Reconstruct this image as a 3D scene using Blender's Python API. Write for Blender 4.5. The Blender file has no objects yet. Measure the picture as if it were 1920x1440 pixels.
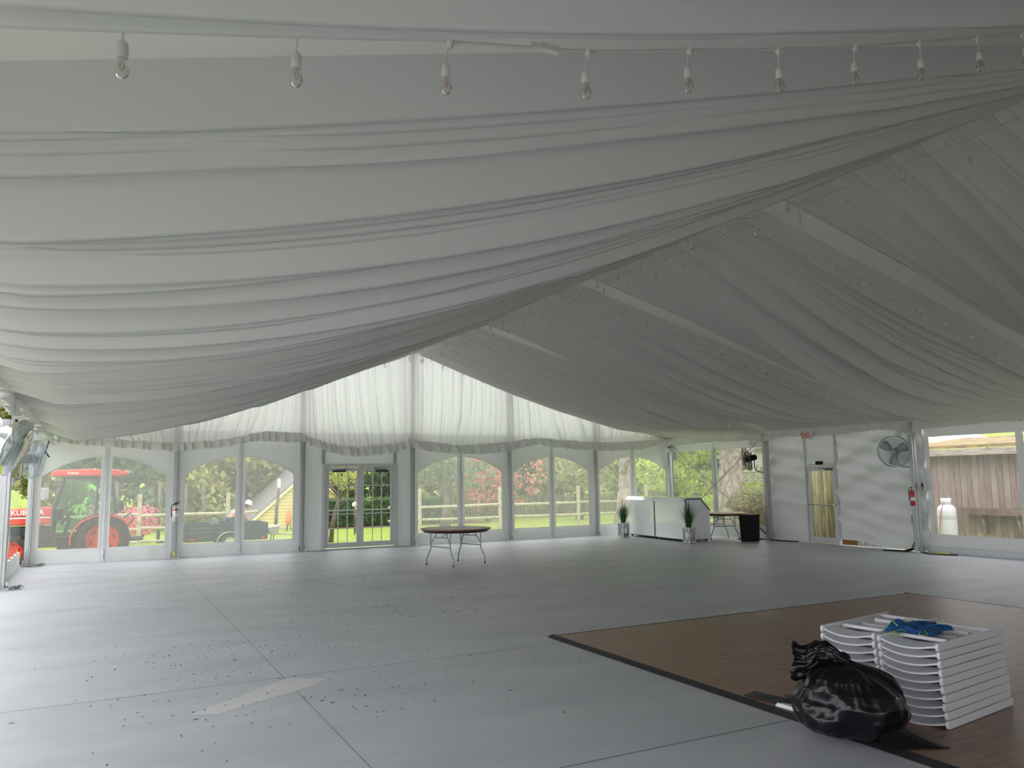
import bpy, math, random
import numpy as np
from mathutils import Vector, Matrix, noise as mn
S = bpy.context.scene
COL = S.collection
PI = math.pi

# ------------------------------------------------------------------ camera, world, exposure
CP = (1.3424, -21.2198, 1.7974); YAW, PIT, ROL = 0.480325, 0.118857, -0.013894
fw = Vector((math.sin(YAW)*math.cos(PIT), math.cos(YAW)*math.cos(PIT), math.sin(PIT)))
rt = Vector((math.cos(YAW), -math.sin(YAW), 0)); up = rt.cross(fw)
r2 = rt*math.cos(ROL) + up*math.sin(ROL); u2 = -rt*math.sin(ROL) + up*math.cos(ROL)
cam = bpy.data.cameras.new('camera'); cam.sensor_width = 36; cam.lens = 1487/1920*36; cam.clip_end = 300; cam.clip_start = .05
co = bpy.data.objects.new('camera', cam); COL.objects.link(co)
m = Matrix((r2, u2, -fw)).transposed().to_4x4(); m.translation = Vector(CP); co.matrix_world = m
S.camera = co
W = bpy.data.worlds.new('overcast_sky'); S.world = W; W.use_nodes = True
wn = W.node_tree.nodes; wl = W.node_tree.links
bg = wn['Background']; tc = wn.new('ShaderNodeTexCoord'); sx = wn.new('ShaderNodeSeparateXYZ'); cr = wn.new('ShaderNodeValToRGB')
wl.new(tc.outputs['Generated'], sx.inputs[0]); wl.new(sx.outputs[2], cr.inputs[0]); wl.new(cr.outputs[0], bg.inputs[0])
cr.color_ramp.elements[0].position = 0.0; cr.color_ramp.elements[0].color = (.86, .88, .95, 1)
cr.color_ramp.elements[1].position = .8; cr.color_ramp.elements[1].color = (.97, .97, 1, 1)
bg.inputs[1].default_value = 1.9
S.view_settings.view_transform = 'Standard'; S.view_settings.look = 'None'; S.view_settings.gamma = 1
S.view_settings.use_curve_mapping = False; S.view_settings.exposure = 0.90
cy = S.cycles
cy.max_bounces = 10; cy.diffuse_bounces = 6; cy.glossy_bounces = 4; cy.transmission_bounces = 8; cy.transparent_max_bounces = 24
cy.caustics_reflective = False; cy.caustics_refractive = False; cy.sample_clamp_indirect = 4; cy.use_denoising = True

# ------------------------------------------------------------------ tent dimensions
B, L, XR, HE, HR, NB = 3.05, 4.575, 18.3, 3.03, 5.441, 7
def roof(x): return HE + (HR-HE)*(1-abs(x-9.15)/9.15)
rnd = random.Random(7); nr = np.random.RandomState(5)

# ------------------------------------------------------------------ mesh helpers
class MB:
    def __init__(s): s.v=[]; s.f=[]; s.mi=[]; s.m=0
    def add(s, vs, fs):
        n=len(s.v); s.v += [tuple(p) for p in vs]; s.f += [tuple(i+n for i in f) for f in fs]; s.mi += [s.m]*len(fs); return s
    def box(s, c, d, rot=None):
        x,y,z = d[0]/2,d[1]/2,d[2]/2
        P=[Vector(p) for p in ((-x,-y,-z),(x,-y,-z),(x,y,-z),(-x,y,-z),(-x,-y,z),(x,-y,z),(x,y,z),(-x,y,z))]
        if rot is not None: P=[rot@p for p in P]
        c=Vector(c); return s.add([p+c for p in P],[(0,3,2,1),(4,5,6,7),(0,1,5,4),(1,2,6,5),(2,3,7,6),(3,0,4,7)])
    def bar(s, a, b, w, t):
        a=Vector(a); b=Vector(b); d=b-a; q=d.to_track_quat('X','Z').to_matrix()
        return s.box((a+b)/2,(d.length,w,t),q)
    def tube(s, pts, r, n=8, cap=True, closed=False):
        pts=[Vector(p) for p in pts]; k=len(pts); rs=r if isinstance(r,(list,tuple)) else [r]*k
        base=len(s.v); prev=None
        for i,p in enumerate(pts):
            if closed: d=pts[(i+1)%k]-pts[i-1]
            else: d=(pts[min(i+1,k-1)]-pts[max(i-1,0)])
            if d.length<1e-9: d=Vector((0,0,1))
            d.normalize()
            if prev is None:
                a=Vector((0,0,1)) if abs(d.z)<.9 else Vector((1,0,0)); u=d.cross(a).normalized()
            else: u=(prev-d*prev.dot(d)).normalized()
            prev=u; w=d.cross(u)
            for j in range(n):
                t=2*PI*j/n; q=p+(u*math.cos(t)+w*math.sin(t))*rs[i]; s.v.append(tuple(q))
        for i in range(k if closed else k-1):
            for j in range(n):
                a=base+i*n+j; b=base+i*n+(j+1)%n; i2=(i+1)%k
                s.f.append((a,b,base+i2*n+(j+1)%n,base+i2*n+j)); s.mi.append(s.m)
        if cap and not closed:
            s.f.append(tuple(base+j for j in range(n))[::-1]); s.mi.append(s.m)
            s.f.append(tuple(base+(k-1)*n+j for j in range(n))); s.mi.append(s.m)
        return s
    def lathe(s, prof, n=20, c=(0,0,0), ax='z', rot=None, cap=True):
        base=len(s.v)
        for r,h in prof:
            for j in range(n):
                t=2*PI*j/n; a,b=r*math.cos(t),r*math.sin(t)
                p={'z':Vector((a,b,h)),'x':Vector((h,a,b)),'y':Vector((b,h,a))}[ax]
                if rot is not None: p=rot@p
                s.v.append(tuple(p+Vector(c)))
        for i in range(len(prof)-1):
            for j in range(n):
                s.f.append((base+i*n+j,base+i*n+(j+1)%n,base+(i+1)*n+(j+1)%n,base+(i+1)*n+j)); s.mi.append(s.m)
        if cap:
            s.f.append(tuple(base+j for j in range(n))[::-1]); s.mi.append(s.m)
            k=base+(len(prof)-1)*n; s.f.append(tuple(k+j for j in range(n))); s.mi.append(s.m)
        return s
    def prism(s, poly, a, b, ax='y'):
        # poly in the two other axes, extruded along ax from a to b
        def P(p,h): return {'y':(p[0],h,p[1]),'x':(h,p[0],p[1]),'z':(p[0],p[1],h)}[ax]
        n=len(poly); vs=[P(p,a) for p in poly]+[P(p,b) for p in poly]
        fs=[(i,(i+1)%n,n+(i+1)%n,n+i) for i in range(n)]+[tuple(range(n))[::-1],tuple(range(n,2*n))]
        return s.add(vs,fs)
    def ball(s, c, r, n=12, k=8, sc=(1,1,1)):
        prof=[]; base=len(s.v)
        for i in range(k+1):
            t=-PI/2+PI*i/k; prof.append((max(1e-4,r*math.cos(t)),r*math.sin(t)))
        s.lathe(prof,n)
        for i in range(base,len(s.v)):
            p=s.v[i]; s.v[i]=(p[0]*sc[0]+c[0],p[1]*sc[1]+c[1],p[2]*sc[2]+c[2])
        return s
    def grid(s, X, Y, Z):
        a,b=X.shape; vs=np.stack([X.ravel(),Y.ravel(),Z.ravel()],1).tolist()
        idx=np.arange(a*b).reshape(a,b)
        q=np.stack([idx[:-1,:-1].ravel(),idx[1:,:-1].ravel(),idx[1:,1:].ravel(),idx[:-1,1:].ravel()],1).tolist()
        return s.add(vs,q)
    def rotz(s,a,o=(0,0)):
        c,n=math.cos(a),math.sin(a); s.v=[(o[0]+(x-o[0])*c-(y-o[1])*n,o[1]+(x-o[0])*n+(y-o[1])*c,z) for x,y,z in s.v]; return s
    def build(s, name, mats, parent=None, smooth=False, bevel=0, loc=None, rot=None, sub=0, solid=0, auto=None):
        me=bpy.data.meshes.new(name); me.from_pydata(s.v,[],s.f); 
        if not isinstance(mats,(list,tuple)): mats=[mats]
        for mm in mats: me.materials.append(mm)
        if len(mats)>1: me.polygons.foreach_set('material_index', s.mi)
        if smooth: me.polygons.foreach_set('use_smooth',[True]*len(me.polygons))
        me.update()
        if auto: 
            try: me.set_sharp_from_angle(angle=auto)
            except Exception: pass
        o=bpy.data.objects.new(name,me); COL.objects.link(o)
        if parent is not None: o.parent=parent
        if loc is not None: o.location=loc
        if rot is not None: o.rotation_euler=rot
        if solid:
            q=o.modifiers.new('solid','SOLIDIFY'); q.thickness=solid; q.offset=0
        if bevel:
            q=o.modifiers.new('bevel','BEVEL'); q.width=bevel; q.segments=2; q.limit_method='ANGLE'
        if sub:
            q=o.modifiers.new('sub','SUBSURF'); q.levels=sub; q.render_levels=sub
        return o
def thing(name,label,cat,loc=(0,0,0),rz=0,group=None):
    o=bpy.data.objects.new(name,None); o.empty_display_size=.1; COL.objects.link(o)
    o.location=loc; o.rotation_euler=(0,0,rz); o['label']=label; o['category']=cat
    if group: o['group']=group
    return o
def tag(o,label,cat,group=None,kind=None):
    o['label']=label; o['category']=cat
    if group: o['group']=group
    if kind: o['kind']=kind
    return o
def struct(o,label=None):
    o['kind']='structure'
    if label: o['label']=label
    return o
def dup(root,loc=None,rz=None,label=None):
    r=root.copy(); COL.objects.link(r)
    if loc is not None: r.location=loc
    if rz is not None: r.rotation_euler=(0,0,rz)
    if label: r['label']=label
    for ch in list(root.children):
        c=ch.copy(); COL.objects.link(c); c.parent=r
        for g in ch.children:
            d=g.copy(); COL.objects.link(d); d.parent=c
    return r
def text(name,body,size,mat,parent,loc,rot,ext=.001,bold=0,align='CENTER'):
    c=bpy.data.curves.new(name,'FONT'); c.body=body; c.size=size; c.extrude=ext; c.align_x=align; c.align_y='CENTER'; c.offset=bold
    t=bpy.data.objects.new(name+'_tmp',c); COL.objects.link(t)
    me=bpy.data.meshes.new_from_object(t); COL.objects.unlink(t); bpy.data.objects.remove(t)
    me.materials.clear(); me.materials.append(mat)
    o=bpy.data.objects.new(name,me); COL.objects.link(o); o.parent=parent; o.location=loc; o.rotation_euler=rot
    return o

# ------------------------------------------------------------------ materials
def newmat(name):
    mt=bpy.data.materials.new(name); mt.use_nodes=True; return mt, mt.node_tree.nodes, mt.node_tree.links
def pbr(name,col,rough=.5,metal=0,spec=.5,var=0,vscale=5,bump=0,bscale=40,stretch=(1,1,1),coat=0,col2=None,transl=0):
    mt,n,l=newmat(name); b=n['Principled BSDF']
    b.inputs['Roughness'].default_value=rough; b.inputs['Metallic'].default_value=metal
    b.inputs['Specular IOR Level'].default_value=spec; b.inputs['Coat Weight'].default_value=coat
    b.inputs['Base Color'].default_value=(*col,1)
    tcn=n.new('ShaderNodeTexCoord'); mp=n.new('ShaderNodeMapping'); mp.inputs['Scale'].default_value=stretch
    l.new(tcn.outputs['Object'],mp.inputs[0])
    if var or col2:
        nz=n.new('ShaderNodeTexNoise'); nz.inputs['Scale'].default_value=vscale; nz.inputs['Detail'].default_value=5
        l.new(mp.outputs[0],nz.inputs[0]); r=n.new('ShaderNodeValToRGB'); l.new(nz.outputs[0],r.inputs[0])
        c2=col2 or tuple(max(0,c*(1-var)) for c in col); c1=col if col2 else tuple(min(1,c*(1+var)) for c in col)
        r.color_ramp.elements[0].position=.35; r.color_ramp.elements[1].position=.65
        r.color_ramp.elements[0].color=(*c2,1); r.color_ramp.elements[1].color=(*c1,1)
        l.new(r.outputs[0],b.inputs['Base Color'])
    if bump:
        nz=n.new('ShaderNodeTexNoise'); nz.inputs['Scale'].default_value=bscale; nz.inputs['Detail'].default_value=4
        l.new(mp.outputs[0],nz.inputs[0]); bp=n.new('ShaderNodeBump'); bp.inputs['Strength'].default_value=bump; bp.inputs['Distance'].default_value=.02
        l.new(nz.outputs[0],bp.inputs['Height']); l.new(bp.outputs[0],b.inputs['Normal'])
    if transl:
        out=n['Material Output']; t=n.new('ShaderNodeBsdfTranslucent'); mx=n.new('ShaderNodeMixShader'); mx.inputs[0].default_value=transl
        t.inputs[0].default_value=(*col,1)
        if b.inputs['Base Color'].is_linked: l.new(b.inputs['Base Color'].links[0].from_socket,t.inputs[0])
        if b.inputs['Normal'].is_linked: l.new(b.inputs['Normal'].links[0].from_socket,t.inputs['Normal'])
        l.new(b.outputs[0],mx.inputs[1]); l.new(t.outputs[0],mx.inputs[2]); l.new(mx.outputs[0],out.inputs[0])
    return mt
def cloth(name,col,tr,bump=.25,bscale=12,stretch=(1,1,1),tcol=None,clear=0):
    mt,n,l=newmat(name); n.remove(n['Principled BSDF']); out=n['Material Output']
    d=n.new('ShaderNodeBsdfDiffuse'); t=n.new('ShaderNodeBsdfTranslucent'); mx=n.new('ShaderNodeMixShader')
    d.inputs[0].default_value=(*col,1); t.inputs[0].default_value=(*(tcol or col),1); mx.inputs[0].default_value=tr
    l.new(d.outputs[0],mx.inputs[1]); l.new(t.outputs[0],mx.inputs[2]); last=mx.outputs[0]
    if clear:
        tp=n.new('ShaderNodeBsdfTransparent'); m2=n.new('ShaderNodeMixShader'); m2.inputs[0].default_value=clear
        l.new(last,m2.inputs[1]); l.new(tp.outputs[0],m2.inputs[2]); last=m2.outputs[0]
    l.new(last,out.inputs[0])
    if bump:
        tcn=n.new('ShaderNodeTexCoord'); mp=n.new('ShaderNodeMapping'); mp.inputs['Scale'].default_value=stretch
        nz=n.new('ShaderNodeTexNoise'); nz.inputs['Scale'].default_value=bscale; nz.inputs['Detail'].default_value=3
        bp=n.new('ShaderNodeBump'); bp.inputs['Strength'].default_value=bump; bp.inputs['Distance'].default_value=.03
        l.new(tcn.outputs['Object'],mp.inputs[0]); l.new(mp.outputs[0],nz.inputs[0]); l.new(nz.outputs[0],bp.inputs['Height'])
        l.new(bp.outputs[0],d.inputs['Normal']); l.new(bp.outputs[0],t.inputs['Normal'])
    return mt
def clearmat(name,haze,tint=(1,1,1),gloss=.06,streak=0,rough=.05,axis='z'):
    mt,n,l=newmat(name); n.remove(n['Principled BSDF']); out=n['Material Output']
    tp=n.new('ShaderNodeBsdfTransparent'); tp.inputs[0].default_value=(*tint,1)
    d=n.new('ShaderNodeBsdfDiffuse'); d.inputs[0].default_value=(.85,.87,.85,1); t=n.new('ShaderNodeBsdfTranslucent'); t.inputs[0].default_value=(.9,.91,.88,1)
    a=n.new('ShaderNodeMixShader'); a.inputs[0].default_value=.75; l.new(d.outputs[0],a.inputs[1]); l.new(t.outputs[0],a.inputs[2])
    mx=n.new('ShaderNodeMixShader'); mx.inputs[0].default_value=haze
    l.new(tp.outputs[0],mx.inputs[1]); l.new(a.outputs[0],mx.inputs[2])
    if streak:
        tcn=n.new('ShaderNodeTexCoord'); mp=n.new('ShaderNodeMapping'); mp.inputs['Scale'].default_value=(9,9,2.0)
        nz=n.new('ShaderNodeTexNoise'); nz.inputs['Scale'].default_value=2.2; nz.inputs['Detail'].default_value=6
        mr=n.new('ShaderNodeMapRange'); mr.inputs[1].default_value=.3; mr.inputs[2].default_value=.75
        mr.inputs[3].default_value=haze*(1-streak); mr.inputs[4].default_value=haze*(1+streak)
        l.new(tcn.outputs['Object'],mp.inputs[0]); l.new(mp.outputs[0],nz.inputs[0]); l.new(nz.outputs[0],mr.inputs[0]); l.new(mr.outputs[0],mx.inputs[0])
    g=n.new('ShaderNodeBsdfGlossy'); g.inputs['Roughness'].default_value=rough; fr=n.new('ShaderNodeFresnel'); fr.inputs[0].default_value=1.35
    mu=n.new('ShaderNodeMath'); mu.operation='MULTIPLY'; mu.inputs[1].default_value=gloss/.06
    l.new(fr.outputs[0],mu.inputs[0]); m2=n.new('ShaderNodeMixShader'); l.new(mu.outputs[0],m2.inputs[0]); l.new(mx.outputs[0],m2.inputs[1]); l.new(g.outputs[0],m2.inputs[2])
    l.new(m2.outputs[0],out.inputs[0]); return mt

M={}
M['liner']=cloth('liner_fabric',(.73,.73,.725),.05,bump=.15,bscale=3,stretch=(.5,6,1))
M['sleeve']=cloth('rafter_sleeve_fabric',(.87,.86,.83),.03,bump=.1)
M['curtain']=cloth('sheer_curtain_fabric',(.93,.93,.93),.70,bump=.2,bscale=8,stretch=(5,1,.6),clear=.10)
M['ruffle']=cloth('ruffle_fabric',(.80,.80,.79),.12,bump=.15,bscale=10,clear=.02)
M['ruffle2']=cloth('side_ruffle_fabric',(.82,.82,.81),.2,bump=.15,bscale=10)
M['vinyl']=cloth('white_vinyl',(.81,.82,.82),.07,bump=.45,bscale=2.6,stretch=(1,1,2.2))
M['vinylg']=cloth('gable_vinyl',(.78,.78,.80),.82,bump=0)
M['vinyle']=cloth('window_edge_vinyl',(.80,.81,.82),.10,bump=.2,bscale=6)
M['clear']=clearmat('clear_vinyl',.235,(.97,.97,.96),.04,.10,.12)
M['clear2']=clearmat('clear_side_vinyl',.09,(.98,.98,.97),.02,.3,.12)
M['glass']=clearmat('door_glass',.01,(.97,.98,.98),.05,0,.02)
M['bulbglass']=clearmat('bulb_glass',.10,(.95,.95,.94),.12,0,.05)
M['wrap']=clearmat('plastic_wrap',.30,(.9,.95,.95),.25,.5,.12)
M['alu']=pbr('brushed_aluminium',(.50,.51,.52),.38,.75,var=.08,vscale=3,stretch=(8,8,1))
M['alu_w']=pbr('white_aluminium',(.66,.67,.68),.4,.2,var=.04)
M['chrome']=pbr('polished_steel',(.8,.8,.8),.18,1)
M['steel']=pbr('dull_steel',(.30,.30,.31),.4,.7,var=.15,vscale=20)
M['dark']=pbr('dark_metal',(.045,.046,.05),.45,.3)
M['black']=pbr('black_plastic',(.006,.006,.007),.6,spec=.2)
M['rubber']=pbr('black_rubber',(.02,.02,.022),.55,bump=.2,bscale=60)
M['whitep']=pbr('white_plastic',(.80,.80,.83),.35,spec=.5)
M['whitegloss']=pbr('white_gloss_laminate',(.93,.94,.95),.15,spec=.8,coat=1.0)
M['red']=pbr('red_paint',(.55,.02,.03),.3)
M['fangrey']=pbr('fan_grey',(.42,.50,.54),.4,.2)
M['grey']=pbr('grey_plastic',(.38,.39,.40),.5)
M['label']=pbr('paper_label',(.85,.85,.83),.6)
M['yellow']=pbr('yellow_webbing',(.72,.72,.10),.6)
M['socket']=pbr('socket_plastic',(.72,.72,.68),.5)
M['fil']=pbr('filament',(.65,.30,.18),.5)
M['tabletop']=pbr('plywood_table',(.20,.085,.07),.35,var=.25,vscale=3,stretch=(1,8,1))
M['tableedge']=pbr('table_edge_dark',(.035,.016,.016),.4)
M['tan']=pbr('plywood_table_light',(.42,.28,.16),.4,var=.2,vscale=3,stretch=(1,8,1))
M['bag']=pbr('black_bin_liner',(.004,.004,.006),.24,spec=.40,bump=.30,bscale=11)
M['blue']=pbr('blue_fabric',(.012,.10,.30),.8,var=.25,vscale=25,bump=.3,bscale=80)
M['lime']=pbr('lime_cord',(.50,.62,.12),.7)
M['mirror']=pbr('mirror_panel',(.62,.63,.64),.12,.9)
M['silverwood']=pbr('silver_painted_wood',(.68,.68,.67),.4,.15)
M['plant']=pbr('grass_blade',(.035,.13,.04),.5,var=.5,vscale=9,transl=.15)
M['soil']=pbr('dark_soil',(.03,.022,.015),.9)
M['exitred']=pbr('exit_letters_red',(.85,.10,.05),.4)
M['signwhite']=pbr('sign_white',(.72,.70,.62),.5)

def floor_mat():
    mt,n,l=newmat('grey_floor_paint'); b=n['Principled BSDF']; tcn=n.new('ShaderNodeTexCoord'); sp=n.new('ShaderNodeSeparateXYZ'); l.new(tcn.outputs['Object'],sp.inputs[0])
    def noise(sc,det,st):
        mp=n.new('ShaderNodeMapping'); mp.inputs['Scale'].default_value=st; nz=n.new('ShaderNodeTexNoise'); nz.inputs['Scale'].default_value=sc; nz.inputs['Detail'].default_value=det
        l.new(tcn.outputs['Object'],mp.inputs[0]); l.new(mp.outputs[0],nz.inputs[0]); return nz.outputs[0]
    r=n.new('ShaderNodeValToRGB'); l.new(noise(.7,6,(1,2.2,1)),r.inputs[0])
    r.color_ramp.elements[0].position=.3; r.color_ramp.elements[1].position=.72
    r.color_ramp.elements[0].color=(.43,.443,.475,1); r.color_ramp.elements[1].color=(.53,.542,.57,1)
    # worn scuffs, running along x
    r2_=n.new('ShaderNodeValToRGB'); l.new(noise(3,8,(.35,3,1)),r2_.inputs[0]); r2_.color_ramp.elements[0].position=.58; r2_.color_ramp.elements[1].position=.8
    r2_.color_ramp.elements[0].color=(0,0,0,1); r2_.color_ramp.elements[1].color=(.35,.35,.35,1)
    mx=n.new('ShaderNodeMixRGB'); l.new(r2_.outputs[0],mx.inputs[0]); l.new(r.outputs[0],mx.inputs[1]); mx.inputs[2].default_value=(.62,.63,.63,1)
    last=mx.outputs[0]
    def line(axis,pos,w,dark,lo=None,hi=None):
        nonlocal last
        a=n.new('ShaderNodeMath'); a.operation='SUBTRACT'; a.inputs[1].default_value=pos; l.new(sp.outputs[axis],a.inputs[0])
        c=n.new('ShaderNodeMath'); c.operation='ABSOLUTE'; l.new(a.outputs[0],c.inputs[0])
        d=n.new('ShaderNodeMath'); d.operation='LESS_THAN'; d.inputs[1].default_value=w; l.new(c.outputs[0],d.inputs[0]); o=d.outputs[0]
        if lo is not None:
            for op,v in (('GREATER_THAN',lo),('LESS_THAN',hi)):
                e=n.new('ShaderNodeMath'); e.operation=op; e.inputs[1].default_value=v; l.new(sp.outputs[1-axis],e.inputs[0])
                q=n.new('ShaderNodeMath'); q.operation='MULTIPLY'; l.new(o,q.inputs[0]); l.new(e.outputs[0],q.inputs[1]); o=q.outputs[0]
        q=n.new('ShaderNodeMath'); q.operation='MULTIPLY'; l.new(o,q.inputs[0]); q.inputs[1].default_value=dark
        k=n.new('ShaderNodeMixRGB'); l.new(q.outputs[0],k.inputs[0]); l.new(last,k.inputs[1]); k.inputs[2].default_value=(.05,.055,.06,1); last=k.outputs[0]
    line(0,2.95,.006,.55); line(0,9.05,.006,.5); line(0,15.1,.006,.4)
    for y,dk in ((-1.93,.4),(-4.9,.35),(-7.75,.75),(-10.6,.4),(-13.48,.7),(-16.73,.8),(-19.6,.6),(-22.5,.5)): line(1,y,.008,dk)
    for x,y0,y1 in ((5.9,-7.75,0),(12.1,-10.6,-4.9),(6.0,-13.4,-10.6),(12.0,-4.9,0)): line(0,x,.005,.4,y0,y1)
    l.new(last,b.inputs['Base Color'])
    rr=n.new('ShaderNodeMapRange'); rr.inputs[3].default_value=.34; rr.inputs[4].default_value=.58; l.new(noise(1.6,6,(.6,2.5,1)),rr.inputs[0]); l.new(rr.outputs[0],b.inputs['Roughness'])
    b.inputs['Specular IOR Level'].default_value=.7
    bp=n.new('ShaderNodeBump'); bp.inputs['Strength'].default_value=.07; bp.inputs['Distance'].default_value=.01; l.new(noise(9,5,(.4,2,1)),bp.inputs['Height']); l.new(bp.outputs[0],b.inputs['Normal'])
    return mt
def dance_mat():
    mt,n,l=newmat('dance_floor_wood'); b=n['Principled BSDF']; tcn=n.new('ShaderNodeTexCoord')
    br=n.new('ShaderNodeTexBrick'); br.offset=.5; mp=n.new('ShaderNodeMapping'); mp.inputs['Rotation'].default_value=(0,0,PI/2); l.new(tcn.outputs['Object'],mp.inputs[0]); l.new(mp.outputs[0],br.inputs[0])
    br.inputs['Scale'].default_value=1; br.inputs['Brick Width'].default_value=1.22; br.inputs['Row Height'].default_value=.915; br.inputs['Mortar Size'].default_value=.003
    br.inputs['Color1'].default_value=(.29,.175,.125,1); br.inputs['Color2'].default_value=(.25,.15,.107,1); br.inputs['Mortar'].default_value=(.03,.016,.012,1)
    nz=n.new('ShaderNodeTexNoise'); nz.inputs['Scale'].default_value=3; nz.inputs['Detail'].default_value=7
    m3=n.new('ShaderNodeMapping'); m3.inputs['Scale'].default_value=(.6,7,1); l.new(tcn.outputs['Object'],m3.inputs[0]); l.new(m3.outputs[0],nz.inputs[0])
    r=n.new('ShaderNodeValToRGB'); r.color_ramp.elements[0].position=.3; r.color_ramp.elements[0].color=(.7,.7,.7,1); r.color_ramp.elements[1].position=.7; r.color_ramp.elements[1].color=(1.25,1.2,1.15,1)
    l.new(nz.outputs[0],r.inputs[0]); mu=n.new('ShaderNodeMixRGB'); mu.blend_type='MULTIPLY'; mu.inputs[0].default_value=1; l.new(br.outputs[0],mu.inputs[1]); l.new(r.outputs[0],mu.inputs[2])
    l.new(mu.outputs[0],b.inputs['Base Color']); b.inputs['Roughness'].default_value=.36; b.inputs['Specular IOR Level'].default_value=.5
    return mt
def wood_mat(name,c1,c2,c3,w=.14,axis=1,rough=.8,gap=(.02,.015,.01)):
    # vertical weathered boards: board index along one horizontal axis
    mt,n,l=newmat(name); b=n['Principled BSDF']; b.inputs['Roughness'].default_value=rough
    tcn=n.new('ShaderNodeTexCoord'); sp=n.new('ShaderNodeSeparateXYZ'); l.new(tcn.outputs['Object'],sp.inputs[0])
    dv=n.new('ShaderNodeMath'); dv.operation='DIVIDE'; dv.inputs[1].default_value=w; l.new(sp.outputs[axis],dv.inputs[0])
    fl=n.new('ShaderNodeMath'); fl.operation='FLOOR'; l.new(dv.outputs[0],fl.inputs[0]); fr=n.new('ShaderNodeMath'); fr.operation='FRACT'; l.new(dv.outputs[0],fr.inputs[0])
    wn_=n.new('ShaderNodeTexWhiteNoise'); wn_.noise_dimensions='1D'; l.new(fl.outputs[0],wn_.inputs['W'])
    mp=n.new('ShaderNodeMapping'); mp.inputs['Scale'].default_value=(9,9,1.1); l.new(tcn.outputs['Object'],mp.inputs[0])
    nz=n.new('ShaderNodeTexNoise'); nz.inputs['Scale'].default_value=2; nz.inputs['Detail'].default_value=7; l.new(mp.outputs[0],nz.inputs[0])
    ad=n.new('ShaderNodeMath'); ad.operation='MULTIPLY_ADD'; ad.inputs[1].default_value=.35; l.new(wn_.outputs[0],ad.inputs[0]); l.new(nz.outputs[0],ad.inputs[2])
    r=n.new('ShaderNodeValToRGB'); e=r.color_ramp.elements; e[0].position=.4; e[0].color=(*c1,1); e[1].position=.85; e[1].color=(*c3,1); q=e.new(.62); q.color=(*c2,1)
    l.new(ad.outputs[0],r.inputs[0]); ls=n.new('ShaderNodeMath'); ls.operation='LESS_THAN'; ls.inputs[1].default_value=.05; l.new(fr.outputs[0],ls.inputs[0])
    mx=n.new('ShaderNodeMixRGB'); l.new(ls.outputs[0],mx.inputs[0]); l.new(r.outputs[0],mx.inputs[1]); mx.inputs[2].default_value=(*gap,1); l.new(mx.outputs[0],b.inputs['Base Color'])
    return mt
M['floor']=floor_mat(); M['dance']=dance_mat()
M['barn']=wood_mat('weathered_shed_boards',(.23,.16,.14),(.30,.22,.195),(.37,.30,.275),.16)
M['pallet']=wood_mat('rough_fence_boards',(.17,.13,.06),(.30,.25,.13),(.45,.40,.25),.13)
M['fencew']=pbr('weathered_rail_wood',(.42,.38,.28),.85,var=.2,vscale=6,bump=.3)
M['picket']=wood_mat('dark_picket_fence',(.08,.07,.05),(.14,.12,.08),(.22,.19,.13),.12,axis=0)
M['bark']=pbr('grey_bark',(.20,.16,.13),.95,col2=(.07,.055,.045),vscale=4,bump=.8,bscale=9,stretch=(2,2,.7))
M['barkp']=pbr('pale_plated_bark',(.42,.35,.31),.95,col2=(.17,.12,.11),vscale=5,bump=.8,bscale=9,stretch=(1.4,1.4,.8))
M['grass']=pbr('lawn_grass',(.31,.37,.045),.9,col2=(.21,.29,.035),vscale=2.2,bump=.7,bscale=45)
M['mulch']=pbr('mulch',(.24,.10,.06),.95,var=.35,vscale=20,bump=.5,bscale=30)
def leafmat(name,a,b_,vs=1.2): return pbr(name,tuple(min(1,c*1.25) for c in a),.65,col2=b_,vscale=vs,transl=.45)
M['leaf_dark']=leafmat('dark_evergreen_leaf',(.20,.27,.14),(.09,.15,.08))
M['leaf_yel']=leafmat('yellow_green_leaf',(.52,.48,.16),(.22,.28,.09),1.0)
M['leaf_bright']=leafmat('bright_spring_leaf',(.50,.58,.12),(.26,.36,.07),1.0)
M['leaf_olive']=leafmat('olive_leaf',(.38,.38,.18),(.18,.20,.10),1.1)
M['leaf_red']=leafmat('red_maple_leaf',(.66,.24,.21),(.42,.14,.13),1.5)
M['leaf_pink']=leafmat('pink_azalea_flower',(.85,.25,.30),(.60,.15,.20),3)
M['leaf_hedge']=leafmat('hedge_leaf',(.14,.28,.05),(.03,.08,.02),2.5)
M['twig']=pbr('bush_twig',(.22,.13,.09),.9,var=.3,vscale=8)
M['yellowsiding']=None
def siding(name,c,ax=2,step=.14):
    mt,n,l=newmat(name); b=n['Principled BSDF']; b.inputs['Roughness'].default_value=.7
    tcn=n.new('ShaderNodeTexCoord'); sp=n.new('ShaderNodeSeparateXYZ'); l.new(tcn.outputs['Object'],sp.inputs[0])
    dv=n.new('ShaderNodeMath'); dv.operation='DIVIDE'; dv.inputs[1].default_value=step; l.new(sp.outputs[ax],dv.inputs[0]); fr=n.new('ShaderNodeMath'); fr.operation='FRACT'; l.new(dv.outputs[0],fr.inputs[0])
    ls=n.new('ShaderNodeMath'); ls.operation='LESS_THAN'; ls.inputs[1].default_value=.14; l.new(fr.outputs[0],ls.inputs[0])
    mx=n.new('ShaderNodeMixRGB'); l.new(ls.outputs[0],mx.inputs[0]); mx.inputs[1].default_value=(*c,1); mx.inputs[2].default_value=(*[v*.45 for v in c],1); l.new(mx.outputs[0],b.inputs['Base Color']); return mt
M['yellowsiding']=siding('yellow_clapboard',(.70,.58,.22)); M['greysiding']=siding('pale_clapboard',(.50,.50,.47))
M['shingle']=pbr('grey_shingles',(.22,.21,.21),.9,var=.25,vscale=12)
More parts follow.
